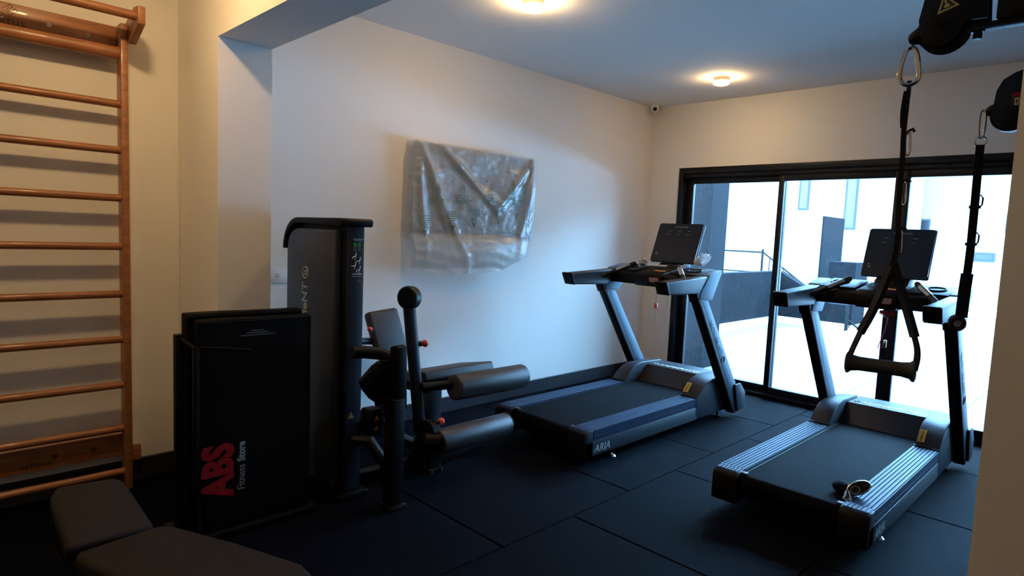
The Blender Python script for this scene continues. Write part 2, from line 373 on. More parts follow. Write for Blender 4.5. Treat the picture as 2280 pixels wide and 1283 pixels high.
# white house part with dark side, terrace block, far buildings
def building(name, label, x0, x1, y0, y1, z1, m, wins=(), side=None, win_m='building_grey'):
    t = thing(name, label, 'building', (x0, y0, -0.02))
    MB().box(0, x1 - x0, 0, y1 - y0, 0, z1).build('wall', m, t, smooth=0)
    if side: MB().box(0.0, x1 - x0, -0.03, 0, 0, z1 - 0.02).build('side_wall', side, t, smooth=0)
    for a, b, c, d in wins:
        wd = MB(); wd.box(-0.03, 0.02, a - y0, b - y0, c, d); wo = wd.build('window', win_m, t, smooth=0)
        MB().box(-0.035, -0.03, a - y0 + 0.06, b - y0 - 0.06, c + 0.06, d - 0.06).build('pane', 'screen', wo, smooth=0)
    return t
building('stair_house', 'white house corner with a dark render side beyond the stair', 13.2, 14.4, 4.59, 12, 2.02, 'building_white', side='patio_dark')
building('terrace_block', 'low dark block with a white top beside the white house', 12.3, 13.0, 3.64, 4.10, 1.13, 'patio_dark')
building('apartment_house', 'bright white house with a tall dark window far behind the stair', 22, 30, 6.6, 22, 9.0, 'building_white', wins=((8.13, 8.48, 2.58, 4.6), (6.64, 7.01, 1.96, 4.6)))  # upper height, out of view, raised to block low sky
building('neighbour_house', 'pale house beyond the patio seen behind the hanging straps', 30.5, 38, -45, 7.6, 8.5, 'building_white', wins=((6.38, 6.83, 2.17, 2.68), (4.4, 5.0, 1.0, 1.7), (3.3, 3.9, 2.2, 2.9)))  # out-of-view height and length stretched to cut off horizon sky
building('boundary_wall', 'long low pale wall beyond the patio', 20, 20.25, 0.5, 6.44, 1.85, 'building_white', wins=((2.7, 3.16, 1.17, 1.41),))

# ------------------------------------------------------------------ ceiling lamps
def ceiling_lamp(x, y, label, gm='lamp_glass'):
    t = thing('ceiling_lamp', label, 'lamp', (x, y, ZC), group='round ceiling lamps')
    MB().cyl((0, 0, 0), (0, 0, -0.034), 0.062, 28, rings=[(0, 0.074), (0.12, 0.074), (0.2, 0.062), (1, 0.060)]).build('lamp_base', 'lamp_base', t)
    g = MB(); g.cyl((0, 0, -0.034), (0, 0, -0.066), 0.06, 28, rings=[(0, 0.061), (0.35, 0.065), (0.7, 0.058), (0.92, 0.036), (1, 0.012)])
    g.build('lamp_diffuser', gm, t)
ceiling_lamp(4.86, 2.565, 'lit round ceiling lamp nearest the far corner and camera dome', 'lamp_glass_far')
ceiling_lamp(2.665, 2.60, 'lit round ceiling lamp at the top edge above the television')
ceiling_lamp(-1.55, 2.64, 'added round fill lamp, unseen behind the photographer on the wall bars side')  # extra lamp added out of view to soften the wall bar shadows
ceiling_lamp(0.66, 0.62, 'added dim round fill lamp, unseen right above the photographer', 'added_lamp_glass')  # added overhead fill, lightens shadows behind the rungs
ceiling_lamp(0.62, 2.66, 'lit round ceiling lamp above the wall bars, before the beam', 'lamp_glass_near')
# dome camera
t = thing('security_camera', 'small white dome security camera in the ceiling corner', 'camera', (5.50, 3.60, ZC))
MB().cyl((0, 0, 0), (0, 0, -0.02), 0.042, 24).build('camera_base', 'white_plastic', t, bevel=0.004)
MB().sphere((0, 0, -0.035), 0.043).build('camera_ball', 'white_plastic', t)
dv = Vector((-0.80, -0.52, -0.22)).normalized()
c0 = Vector((0, 0, -0.035)) + dv * 0.036
MB().cyl(c0, c0 + dv * 0.011, 0.019, 20).build('camera_lens', 'screen', t)
# outlet
t = thing('wall_outlet', 'white wall outlet plate low beside the wall pier', 'outlet', (1.672, YW, 1.075))
MB().box(-0.06, 0.06, -0.009, 0, -0.042, 0.042).build('outlet_plate', 'white_plastic', t, bevel=0.003)
o_ = MB(); o_.box(-0.024, 0.004, -0.011, -0.008, -0.016, 0.022); so = o_.build('socket', 'white_plastic', t, bevel=0.004)
h = MB()
for dx, dz in ((-0.016, 0.0), (-0.004, 0.0), (-0.010, 0.012)): h.cyl((dx, -0.0118, dz), (dx, -0.0105, dz), 0.003, 8)
h.build('socket_hole', 'print_black', so)

# ================================================================== WALL BARS
wb = thing('wall_bars', 'orange brown wooden wall bars fixed to the left wall', 'wall bars', (0.835, YW, 0))
WW = 0.92
for xx in (0.0, -WW):
    MB().box(xx - 0.016, xx + 0.016, -0.125, -0.045, 0.0, 2.325).build('post', 'wood', wb, bevel=0.005)
for z in (0.09, 0.318, 0.544, 0.778, 1.008, 1.247, 1.487, 1.720, 1.943):
    b = MB(); b.cyl((-WW + 0.016, -0.088, z), (-0.016, -0.088, z), 0.0185, 14); b.build('rung', 'wood', wb)
b = MB(); b.prism([(-0.088 + 0.024 * math.cos(a), 2.186 + 0.030 * math.sin(a)) for a in [k * PI / 8 for k in range(16)]], 'x', -WW + 0.016, -0.016); b.build('rung', 'wood', wb)
b = MB(); b.cyl((-WW - 0.02, -0.262, 2.335), (0.02, -0.262, 2.335), 0.021, 16); b.build('top_bar', 'wood', wb)
for xx in (0.0, -WW):
    sx = 0.016 if xx == 0 else -0.048
    b = MB(); b.prism([(-0.050, 2.25), (-0.05, 2.33), (-0.225, 2.385), (-0.300, 2.375), (-0.300, 2.295), (-0.14, 2.23)], 'x', xx + sx, xx + sx + 0.032)
    b.build('bracket', 'wood', wb, bevel=0.004)
bd = MB().box(-WW + 0.016, -0.016, -0.055, -0.028, 2.205, 2.318).build('cross_board', 'wood', wb, bevel=0.003)
text('engraved_name', 'arktus', 0.05, frame((-0.515, -0.0552, 2.223), (1, 0, 0), (0, 0, 1)), 'wood_dark', bd, xs=1.15)
e = MB()
for dx, dz in ((-0.425, 2.302), (-0.443, 2.288), (-0.407, 2.288), (-0.425, 2.275)):
    e.torus((dx, -0.0552, dz), 0.010, 0.0014, (0, 1, 0), n=4, seg=4)
e.build('engraved_mark', 'wood_dark', bd)
lb = MB().box(-WW + 0.016, -0.016, -0.055, -0.028, 0.165, 0.278).build('cross_board', 'wood', wb, bevel=0.003)
text('engraved_name', 'arktus', 0.045, frame((-0.44, -0.0552, 0.182), (1, 0, 0), (0, 0, 1)), 'wood_dark', lb, xs=1.15)
for (dx, z, m) in ((-0.285, 2.258, 'paper'), (-0.135, 2.250, 'lamp_base'), (-0.30, 0.222, 'wood_dark'), (-0.14, 0.222, 'wood_dark')):
    MB().cyl((dx, -0.0545, z), (dx, -0.059, z), 0.011, 14, r2=0.009).build('screw', m, wb)
for z in (2.30, 2.285, 0.205, 0.19):
    MB().cyl((-0.016, -0.10, z), (-0.022, -0.10, z), 0.006, 10).build('screw', 'chrome', wb)
b = MB(); b.box(0.016, 0.075, -0.045, -0.02, 0.12, 0.20); b.build('wall_cleat', 'wood', wb, bevel=0.003)

# ================================================================== TELEVISION AND ITS PLASTIC COVER
tv = thing('television', 'flat black wall television hanging beneath a plastic sheet', 'television', (3.185, YW, 1.665))
MB().box(-0.585, 0.585, -0.085, -0.045, -0.335, 0.335).build('tv_panel', 'tv_black', tv, bevel=0.006)
MB().box(-0.57, 0.57, -0.0875, -0.0845, -0.315, 0.322).build('tv_screen', 'screen', tv, smooth=0)
MB().box(-0.2, 0.2, -0.045, 0, -0.15, 0.15).build('wall_mount', 'black_steel', tv, smooth=0)
cv = thing('plastic_cover', 'crumpled translucent plastic bag draped over the wall television', 'plastic sheet', (3.185, YW, 1.665))
def seg_d(px, pz, a, b):
    ax, az = a; bx, bz = b; dx, dz = bx - ax, bz - az
    t = max(0, min(1, ((px - ax) * dx + (pz - az) * dz) / (dx * dx + dz * dz)))
    return math.hypot(px - ax - t * dx, pz - az - t * dz), t
FOLDS = [((-0.58, 0.34), (-0.50, -0.45), 0.020, 0.030), ((-0.57, 0.34), (-0.10, -0.55), 0.026, 0.035), ((-0.40, 0.34), (0.18, -0.10), 0.026, 0.030),
         ((0.18, -0.10), (0.58, 0.32), 0.024, 0.035), ((0.59, 0.32), (0.42, -0.45), 0.020, 0.035), ((-0.55, 0.30), (-0.30, -0.30), 0.016, 0.025),
         ((0.05, 0.05), (0.25, -0.08), 0.012, 0.03), ((0.57, 0.33), (0.52, -0.25), 0.018, 0.02)]
def film_y(x, z):
    y = 0.0
    for a, b, h, wd in FOLDS:
        d, t = seg_d(x, z, a, b); y += h * (0.35 + 0.65 * math.sin(PI * min(1, t * 0.9 + 0.1))) * math.exp(-(d / wd) ** 2)
    p = Vector((x * 7, z * 9, 3.1)); y += 0.010 * noise.noise(p * 0.6) + 0.003 * noise.noise(p * 2.7)
    low = max(0, -0.30 - z); y += 0.05 * math.sin(min(1, low / 0.25) * PI) * (0.5 + 0.5 * math.cos(x * 2.2)) + 0.003 * math.sin(z * 70 + 6 * noise.noise(Vector((x * 3, z * 3, 0)))) * min(1, low * 12)
    return -0.092 - max(0.002, y + 0.008)
bm = bmesh.new(); NX, NZ = 110, 90; grid = []
for k in range(NZ + 1):
    row = []; tz = k / NZ
    for i in range(NX + 1):
        tx = i / NX
        zb = -0.545 - 0.05 * math.sin(PI * min(1, tx * 1.05)) + 0.10 * max(0, tx - 0.82) / 0.18 * 0.6
        z = 0.342 + (zb - 0.342) * tz
        xl = -0.602 - 0.035 * tz * (1 - tz) * 2 + 0.02 * max(0, tz - .8) * 5 * 0.8; xr = 0.598 + 0.02 * math.sin(PI * tz) - 0.13 * max(0, tz - 0.55) / 0.45
        x = xl + (xr - xl) * tx
        row.append(bm.verts.new((x, film_y(x, z), z)))
    grid.append(row)
for k in range(NZ):
    for i in range(NX): bm.faces.new((grid[k][i], grid[k + 1][i], grid[k + 1][i + 1], grid[k][i + 1]))
# sides and top wrapping back to the wall
def wrap(vs, back):
    prev = vs
    for s_ in (0.5, 1.0):
        nxt = []
        for v in vs:
            jx, jz = 0.006 * noise.noise(v.co * 14), 0.006 * noise.noise(v.co * 11 + Vector((3, 1, 2)))
            nxt.append(bm.verts.new((v.co.x + jx * 2 + back[0] * s_, v.co.y + (-0.022 - v.co.y) * s_, v.co.z + jz + back[1] * s_)))
        for a, b, c, d in zip(prev, prev[1:], nxt[1:], nxt): bm.faces.new((a, b, c, d))
        prev = nxt
wrap([grid[k][0] for k in range(NZ + 1)], (-0.012, 0)); wrap([grid[k][NX] for k in range(NZ + 1)], (0.008, 0)); wrap(grid[0], (0, 0.004))
bmesh.ops.recalc_face_normals(bm, faces=bm.faces)
_b = MB(); _b.bm.free(); _b.bm = bm; sheet = _b.build('sheet', 'film', cv, smooth=180)
def print_mark(x, z, flip, s=1.0):
    b = MB()
    def q(x0, x1, z0, z1):
        m_ = -1 if flip else 1
        ys = film_y(x + x0, z + m_ * z0) - 0.004
        b.box(x + x0, x + x1, ys - 0.0006, ys, z + m_ * z0, z + m_ * z1)
    yt = film_y(x, z) - 0.006; m_ = -1 if flip else 1
    b.tube([(x - 0.02 * s, yt, z + m_ * 0.03), (x + 0.02 * s, yt, z + m_ * 0.03), (x, yt, z + m_ * 0.075)], 0.0025, 4, closed=True)
    b.torus((x, yt, z + m_ * 0.045), 0.007, 0.0016, (0, 1, 0), n=10, seg=4)
    for r_, (wd, n_) in enumerate(((0.03, 2), (0.03, 2), (0.045, 3), (0.06, 4), (0.06, 4), (0.055, 3))):
        for c_ in range(n_):
            xa = -wd + c_ * 2 * wd / n_
            q(xa, xa + 2 * wd / n_ * random.uniform(0.6, 0.88), 0.012 - r_ * 0.016, 0.0175 - r_ * 0.016)
    b.build('print_mark', 'print_film', sheet, smooth=0)['label'] = 'green printed recycling mark and text'
for x, z, fl_ in ((-0.42, -0.02, 0), (-0.17, 0.0, 0), (0.10, 0.02, 0), (0.32, 0.06, 0), (-0.52, -0.24, 1), (-0.27, -0.20, 1), (-0.05, -0.17, 1), (0.20, -0.13, 1), (0.41, -0.08, 1), (0.47, 0.06, 0)):
    print_mark(x, z, fl_)
hb = MB()
for k in range(18):
    x = -0.25 + 0.16 * (k % 6) + random.uniform(-0.03, 0.03); z = 0.10 - 0.17 * (k // 6) + random.uniform(-0.03, 0.03)
    y = film_y(x, z) - 0.004; hb.cyl((x, y, z), (x, y - 0.0008, z), 0.0045, 8)
tag(hb.build('vent_hole', 'print_black', sheet), kind='stuff')

# ================================================================== TREADMILLS
def ridged(v0, v1, z, n=7, d=0.005):
    pts = [(v0, z - 0.03), (v0, z)]; w_ = (v1 - v0) / n
    for k in range(n):
        a = v0 + k * w_
        pts += [(a + w_ * 0.12, z), (a + w_ * 0.22, z - d), (a + w_ * 0.38, z - d), (a + w_ * 0.48, z)]
    pts += [(v1, z), (v1, z - 0.03)]
    return pts
def treadmill(label, loc, sc, key):
    T = thing('treadmill', label, 'treadmill', loc, group='treadmills facing the glass door'); T.scale = sc
    H_ = 0.385
    # base
    b = MB(); b.box(0.10, 1.9, -0.25, 0.25, 0.075, 0.155); b.build('undercarriage', 'black_steel', T, smooth=0)
    for s in (-1, 1):
        lo, hi = (0.25, H_) if s > 0 else (-H_, -0.25)
        o = H_ * s
        b = MB(); b.box(0.012, 1.34, lo, hi, 0.062, 0.158); sf = b.build('side_panel', 'deck_grey', T, bevel=0.004)
        ye = o + s * 0.0008
        x_dir = (1, 0, 0) if s < 0 else (-1, 0, 0)
        text('lettering', 'ARIA', 0.066, frame((0.098 if s < 0 else 0.285, ye, 0.085), x_dir, (0.22 if s < 0 else -0.22, 0, 1)), 'print_grey', sf, bold=0.0015, xs=1.1)
        b = MB(); b.prism(ridged(lo, hi, 0.225), 'x', 0.088, 1.325)
        b.box(0.088, 1.325, lo + 0.002, hi - 0.003, 0.158, 0.197)
        b.box(0.088, 1.325, min(o, o - s * 0.006), max(o, o - s * 0.006), 0.176, 0.186)
        b.build('side_rail', 'aluminium', T, smooth=20)
        b = MB(); b.prism([(0.086, 0.225), (0.03, 0.2245), (0.008, 0.214), (0.0, 0.195), (0.0, 0.068), (0.014, 0.062), (0.086, 0.062)], 'y', lo, hi)
        cap = b.build('rear_cap', 'black_plastic', T, bevel=0.006)
        b = MB()
        for k in range(6):
            v = lo + 0.013 + k * (hi - lo - 0.02) / 6
            b.prism([(0.084, 0.2245), (0.03, 0.224), (0.012, 0.214), (0.012, 0.218), (0.03, 0.228), (0.084, 0.2285)], 'y', v, v + 0.014)
        b.build('cap_rib', 'aluminium', cap, smooth=20)
        # hood block
        b = MB(); prof = [(1.325, 0.062), (1.325, 0.228), (1.40, 0.305), (1.47, 0.345), (1.56, 0.362), (1.86, 0.350), (1.95, 0.27), (1.95, 0.062)]
        b.prism(prof, 'y', lo, hi)
        for v in b.bm.verts:
            if v.co.z > 0.29 and abs(v.co.y) > 0.3: v.co.z -= 0.02
        hd = b.build('hood_block', 'hood_grey', T, bevel=0.010, segs=3, smooth=45)
        b = MB(); b.box(1.318, 1.332, lo - 0.001, hi + 0.001, 0.10, 0.232); b.build('hood_seam', 'black_plastic', hd, smooth=0)
        nrm = Vector((-0.70, 0, 0.71)); M = frame((1.372, (lo + hi) / 2 - s * 0.02 + 0.02, 0.281), (0, -1, 0), (0.71, 0, 0.70))
        if s < 0:
            st = MB(); st.box(-0.020, 0.020, -0.045, 0.045, 0.001, 0.0035); st.xf(M); so = st.build('warning_sticker', 'print_yellow', hd, bevel=0.0008, segs=1); so['label'] = 'yellow warning sticker'
            st = MB()
            for k, (a, c) in enumerate(((-0.03, 0.007), (-0.012, 0.008), (0.006, 0.007), (0.026, 0.007))):
                st.prism([(-c, a - c * 0.8), (c, a - c * 0.8), (0, a + c)], 'z', 0.003, 0.0043)
            st.xf(M); st.build('sticker_symbol', 'print_black', so, smooth=0)
        # upright
        ui, uo = s * 0.372, s * 0.436
        a_, b_ = min(ui, uo), max(ui, uo)
        b = MB(); b.prism([(1.862, 0.035), (1.955, 0.045), (1.955, 0.12), (1.255, 1.02), (1.155, 1.02)], 'y', a_, b_)
        up = b.build('upright', 'silver_paint', T, bevel=0.006)
        b = MB(); b.prism([(1.825, 0.035), (1.866, 0.035), (1.160, 1.02), (1.112, 1.02)], 'y', a_ - 0.004, b_ + 0.001)
        b.build('upright_trim', 'black_plastic', up, bevel=0.008)
        ya = uo if s > 0 else uo - 0.016
        b = MB(); b.prism([(1.872, 0.052), (1.985, 0.060), (1.985, 0.19), (1.895, 0.275), (1.80, 0.275), (1.80, 0.25)], 'y', ya, ya + 0.016)
        b.build('foot_cover', 'hood_grey', up, bevel=0.004)
        dn = Vector((0.700, 0, -0.90)).normalized(); nx = Vector((0.90, 0, 0.70)).normalized()
        if s < 0:
            p0 = Vector((1.205, 0, 0.985)) + dn * 0.225 - nx * 0.022
            text('lettering', 'MOVeMeNT', 0.066, frame((p0.x, uo - 0.0005, p0.z), dn, nx), 'print_dark', up, bold=0.0008, xs=0.98)
            p1 = p0 + dn * 0.390 + nx * 0.024
            emblem('emblem', 0.026, frame((p1.x, uo - 0.0005, p1.z), dn, nx), 'print_dark', up)
        # bracket (ear), collar, arm
        b = MB(); b.prism([(1.150, 0.978), (1.335, 0.968), (1.455, 1.165), (1.452, 1.185), (1.275, 1.150), (1.155, 1.02)], 'y', s * 0.36 if s > 0 else s * 0.445, s * 0.445 if s > 0 else s * 0.36)
        b.build('console_bracket', 'silver_paint', T, bevel=0.006)
        b = MB(); b.prism([(1.105, 1.03), (1.20, 1.03), (1.215, 0.955), (1.15, 0.955)], 'y', a_ - 0.005, b_ + 0.005); b.build('collar', 'black_plastic', T, bevel=0.004)
        a2, b2 = (0.355, 0.44) if s > 0 else (-0.44, -0.355)
        b = MB(); b.prism([(0.715, 1.115), (1.27, 1.142), (1.165, 1.018), (0.755, 1.028)], 'y', a2, b2)
        ar = b.build('armrest', 'grey_steel', T, bevel=0.012, segs=3)
        b = MB(); b.prism([(0.690, 1.116), (0.728, 1.119), (0.768, 1.025), (0.735, 1.027)], 'y', a2 - 0.003, b2 + 0.003); b.build('armrest_cap', 'black_plastic', ar, bevel=0.010, segs=3)
        # pulse grip
        g0 = Vector((1.08, s * 0.372, 1.080)); g1 = Vector((1.285, s * 0.185, 1.200)); gd = (g1 - g0)
        gr = MB().cyl(g0, g1, 0.02, 14, rings=[(0, 0.014), (0.03, 0.017), (0.95, 0.018), (1, 0.013)]).build('grip', 'rubber_grip', T)
        MB().cyl(g0 + gd * 0.45, g0 + gd * 0.83, 0.0192, 14).build('pulse_sensor', 'chrome', gr)
        # feet
        for (u, nm) in ((0.345, 'levelling_foot'), (1.76, 'levelling_foot')):
            b = MB(); b.cyl((u, s * 0.335, 0.0), (u, s * 0.335, 0.012), 0.034, 18, r2=0.022); b.cyl((u, s * 0.335, 0.012), (u, s * 0.335, 0.08), 0.009, 10)
            b.build(nm, 'chrome' if u < 1 else 'black_steel', T)
    # belt loop and roller
    pts = [(1.56, 0.211), (0.075, 0.211)] + [(0.075 - 0.045 * math.sin(a), 0.166 + 0.045 * math.cos(a)) for a in [PI * k / 8 for k in range(1, 8)]] + [(0.075, 0.121), (1.56, 0.121)]
    MB().prism(pts, 'y', -0.236, 0.236).build('running_belt', 'belt', T, smooth=40)
    for s in (-1, 1):
        MB().box(0.06, 1.5, min(s * 0.238, s * 0.25), max(s * 0.238, s * 0.25), 0.17, 0.2135).build('belt_edge', 'black_plastic', T, smooth=0)
        MB().box(0.058, 0.084, min(s * 0.222, s * 0.252), max(s * 0.222, s * 0.252), 0.205, 0.2215).build('belt_guide', 'deck_grey', T, bevel=0.002)
    mc = MB().prism([(1.505, 0.10), (1.518, 0.208), (1.535, 0.216), (1.640, 0.336), (1.93, 0.329), (1.965, 0.29), (1.965, 0.07), (1.505, 0.07)], 'y', -0.252, 0.252).build('motor_cover', 'hood_grey', T, bevel=0.007, segs=2, smooth=45)
    text('lettering', 'MOVeMeNT', 0.075, frame((1.735, -0.205, 0.3350), (0, 1, 0), (-1, 0, 0.024)), 'print_white', mc, bold=0.001, xs=0.95)
    emblem('emblem', 0.022, frame((1.712, 0.205, 0.3360), (0, 1, 0), (-1, 0, 0.024)), 'print_white', mc)
    # console
    cp = [(1.215, 1.040), (1.195, 1.060), (1.200, 1.118), (1.225, 1.134), (1.50, 1.176), (1.535, 1.170), (1.535, 1.135), (1.35, 1.060), (1.29, 1.040)]
    con = MB().prism(cp, 'y', -0.375, 0.375).build('console', 'black_plastic', T, bevel=0.008, segs=2)
    MB().prism([(1.180, 1.035), (1.172, 1.06), (1.180, 1.120), (1.21, 1.142), (1.46, 1.180), (1.46, 1.10), (1.28, 1.03)], 'y', -0.115, 0.115).build('control_pod', 'black_plastic', con, bevel=0.008)
    sl = Vector((0.964, 0, 0.146)).normalized(); up_ = Vector((-0.146, 0, 0.98)).normalized()
    def on_top(u, v, zoff=0): return Vector((u, v, 1.134 + (u - 1.225) * 0.1527 + zoff))
    M = frame(on_top(1.255, -0.05, 0.0145), (0, -1, 0), sl)
    b = MB(); b.box(-0.045, 0.045, -0.012, 0.022, 0, 0.002); b.xf(M); k1 = b.build('sticker', 'print_yellow', con, smooth=0)
    b = MB(); b.box(-0.045, 0.045, -0.026, -0.013, 0, 0.002); b.xf(M); b.build('sticker', 'print_red', con, smooth=0)
    b = MB()
    for k in range(7): b.box(-0.03 + k * 0.018, -0.02 + k * 0.018, 0.075, 0.083, 0, 0.0015)
    b.xf(M); b.build('button_mark', 'print_dim', con, smooth=0)
    ep = [(-0.038, 0.016), (0.038, 0.016), (0.038, -0.008), (0.026, -0.018), (-0.026, -0.018), (-0.038, -0.008)]
    b = MB(); b.prism(ep, 'z', 0, 0.003); b.xf(frame((1.1755, -0.05, 1.087), (0, -1, 0), (0.12, 0, 1))); eb = b.build('front_badge', 'red_plastic', con, smooth=0)
    b = MB(); b.prism([(x * 0.86, y * 0.8) for x, y in ep], 'z', 0.0025, 0.0040); b.xf(frame((1.1755, -0.05, 1.087), (0, -1, 0), (0.12, 0, 1))); b.build('badge_field', 'print_dim', eb, smooth=0)
    for s in (-1, 1):
        tr = MB().prism([(1.235, 1.138), (1.50, 1.1785), (1.50, 1.1865), (1.235, 1.146)], 'y', min(s * 0.14, s * 0.362), max(s * 0.14, s * 0.362)).build('tray_rim', 'black_plastic', con, bevel=0.003)
        MB().torus(on_top(1.37, s * 0.275, 0.012), 0.052, 0.007, up_, n=28, seg=8).build('cup_holder', 'black_plastic', tr)
        b = MB(); c_ = on_top(1.37, s * 0.275, 0.0105); b.cyl(c_, c_ + up_ * 0.0015, 0.05, 24); b.build('cup_well', 'print_black', tr)
    # screen
    yv = Vector((0, -1, 0)); zv = Vector((0.125, 0, 0.31)).normalized(); M = frame((1.558, 0, 1.372), yv, zv)
    b = MB(); b.box(-0.197, 0.197, -0.168, 0.168, -0.030, 0.0); b.xf(M); scr = b.build('screen_housing', 'silver_paint', T, bevel=0.012, segs=3)
    pts = []
    for cx, cy, a0 in ((0.175, 0.146, 0), (-0.175, 0.146, 90), (-0.175, -0.146, 180), (0.175, -0.146, 270)):
        for k in range(5): a = math.radians(a0 + k * 22.5); pts.append((cx + 0.018 * math.cos(a), cy + 0.018 * math.sin(a)))
    b = MB(); b.prism(pts, 'z', -0.004, 0.004); b.xf(M); b.build('screen_glass', 'screen', scr, smooth=30)
    text('lettering', 'MOVeMeNT', 0.018, M @ Matrix.Translation((-0.045, 0.128, 0.0042)), 'print_grey', scr, ext=0.0002)
    emblem('emblem', 0.006, M @ Matrix.Translation((0.058, 0.134, 0.0042)), 'print_grey', scr)
    for r_, row in enumerate((0.098, 0.068)):
        for c_ in (-0.085, 0.0, 0.085):
            b = MB(); b.box(c_ - 0.014 - r_ * 0.008, c_ + 0.014 - r_ * 0.008, row, row + 0.0035, 0.004, 0.0046); b.xf(M); b.build('touch_mark', 'print_grey', scr, smooth=0)
    b = MB(); b.box(-0.162, -0.150, -0.088, -0.083, 0.004, 0.0046).box(-0.160, -0.146, -0.108, -0.098, 0.004, 0.0046); b.xf(M); b.build('port_mark', 'print_grey', scr, smooth=0)
    b = MB(); b.prism([(1.43, 1.15), (1.478, 1.198), (1.512, 1.21), (1.575, 1.34), (1.62, 1.34), (1.585, 1.15)], 'y', -0.10, 0.10); b.build('screen_neck', 'black_plastic', T, bevel=0.006)
    # safety key with cord
    if key == 'hang':
        sk = MB(); sk.box(1.245, 1.262, -0.047, -0.023, 0.865, 0.905); ky = sk.build('safety_key', 'red_plastic', T, bevel=0.003)
        path = [(1.25, -0.035, 1.045), (1.252, -0.035, 0.905)]
        MB().tube(path, 0.0018, 6).build('safety_cord', 'red_cord', ky)
        pp = [(1.255, -0.035, 0.866)] + [(1.262 + 0.028 * (1 - math.cos(a)) * 0.9, -0.035 - 0.055 * (1 - math.cos(a)) / 2, 0.80 - 0.10 * math.sin(a)) for a in [PI * k / 10 for k in range(11)]] + [(1.315, -0.10, 0.95), (1.30, -0.105, 1.045)]
        MB().tube(pp, 0.0018, 6).build('safety_cord', 'grey_cord', ky)
    else:
        sk = MB(); pp = []
        for k in range(30): a = k * 0.75; pp.append((1.24 + 0.012 * math.cos(a), -0.055 + 0.045 * math.sin(a * 0.9), 1.022 - k * 0.0008))
        pp += [(1.24, -0.06, 0.98), (1.243, -0.048, 0.90), (1.245, -0.032, 0.845), (1.245, -0.018, 0.79), (1.245, -0.030, 0.782), (1.247, -0.050, 0.82)]
        ky = sk.tube(pp, 0.0028, 6).build('safety_cord', 'red_cord', T)
        MB().box(1.24, 1.252, -0.064, -0.046, 0.80, 0.845).build('safety_clip', 'chrome', ky, bevel=0.003)
    return T
TL = treadmill('dark grey treadmill nearest the corner, with bags lying on its console', (2.905, 2.643, 0), (1.0, 1.02, 1.0), 'hang')
TR = treadmill('dark grey treadmill in front, behind the hanging strap handle', (3.015, 1.117, 0), (1.0, 0.965, 1.0), 'coil')

# things on the left treadmill's console
def bag(label, loc, rz, tilt, sx, sy, sz, fill, lean=0.0):
    t = thing('plastic_bag', label, 'plastic bag', loc, rz)
    b = MB(); bmesh.ops.create_icosphere(b.bm, subdivisions=3, radius=1.0)
    rnd = random.Random(int(loc[1] * 1000))
    for v in b.bm.verts:
        d = v.co.normalized(); k = 0.80 + 0.42 * noise.noise(d * 2.6 + Vector(loc)) + rnd.uniform(-0.09, 0.09)
        v.co = Vector((d.x * sx * k, d.y * sy * k, max(0.0, sz * 0.5 + d.z * sz * 0.5 * k)))
        v.co.x += lean * v.co.z
    b.build('bag_film', 'clear_bag', t, smooth=0)
    f_ = MB(); f_.box(-sx * 0.5, sx * 0.45, -sy * 0.4, sy * 0.3, sz * 0.15, sz * 0.55); f_.build('bag_content', fill, t, bevel=0.006)
    f_ = MB(); f_.cyl((sx * 0.1, -sy * 0.5, sz * 0.5), (sx * 0.3, sy * 0.4, sz * 0.75), 0.010, 10); f_.build('bag_content', 'print_black', t)
    t.rotation_euler = (tilt, tilt * 0.4, rz)
    return t
bag('crumpled clear plastic bag on the right end of the corner treadmill console', (4.285, 2.345, 1.196), -1.2, 0.0, 0.062, 0.040, 0.115, 'paper', 0.45)
bag('small clear bag with white and dark parts on the console left of the screen', (4.235, 2.80, 1.172), 0.3, 0.0, 0.055, 0.045, 0.080, 'screen', 0.2)
t = thing('white_key_tool', 'white flat plastic tool lying by the treadmill screen', 'tool', (4.24, 2.68, 1.19), 0.35)
MB().box(-0.012, 0.012, -0.085, 0.075, -0.006, 0.006).build('tool_body', 'white_plastic', t, bevel=0.003)
t = thing('white_tag', 'small white tag right of the corner treadmill screen foot', 'tag', (4.30, 2.475, 1.195), -0.8)
MB().prism([(-0.04, -0.008), (0.035, -0.012), (0.04, 0.010), (-0.04, 0.010)], 'z', -0.004, 0.006).build('tag_body', 'white_plastic', t, bevel=0.002)

# brush on the right treadmill belt
t = thing('bristle_brush', 'black bristled brush with chrome rimmed handle lying on the treadmill belt', 'brush', (3.195, 0.868, 0.2165), 0.0)
b = MB(); b.sphere((0.045, 0.060, 0.022), 1.0, (0.050, 0.046, 0.028), 18, 10)
for v in b.bm.verts: v.co += v.normal * 0.004 * noise.noise(v.co * 120); v.co.z = max(0.0, v.co.z)
b.build('bristle_pad', 'brush_hair', t)
b = MB()
for k in range(260):
    a = random.uniform(0, 2 * PI); el = random.uniform(0.15, 1.3)
    d = Vector((math.cos(a) * math.cos(el), math.sin(a) * math.cos(el), math.sin(el)))
    c = Vector((0.045 + d.x * 0.046, 0.060 + d.y * 0.042, 0.020 + d.z * 0.022)); b.cyl(c, c + d * random.uniform(0.006, 0.014), 0.0009, 3, r2=0.0002)
tag(b.build('bristle', 'brush_hair', t, smooth=0), kind='stuff')
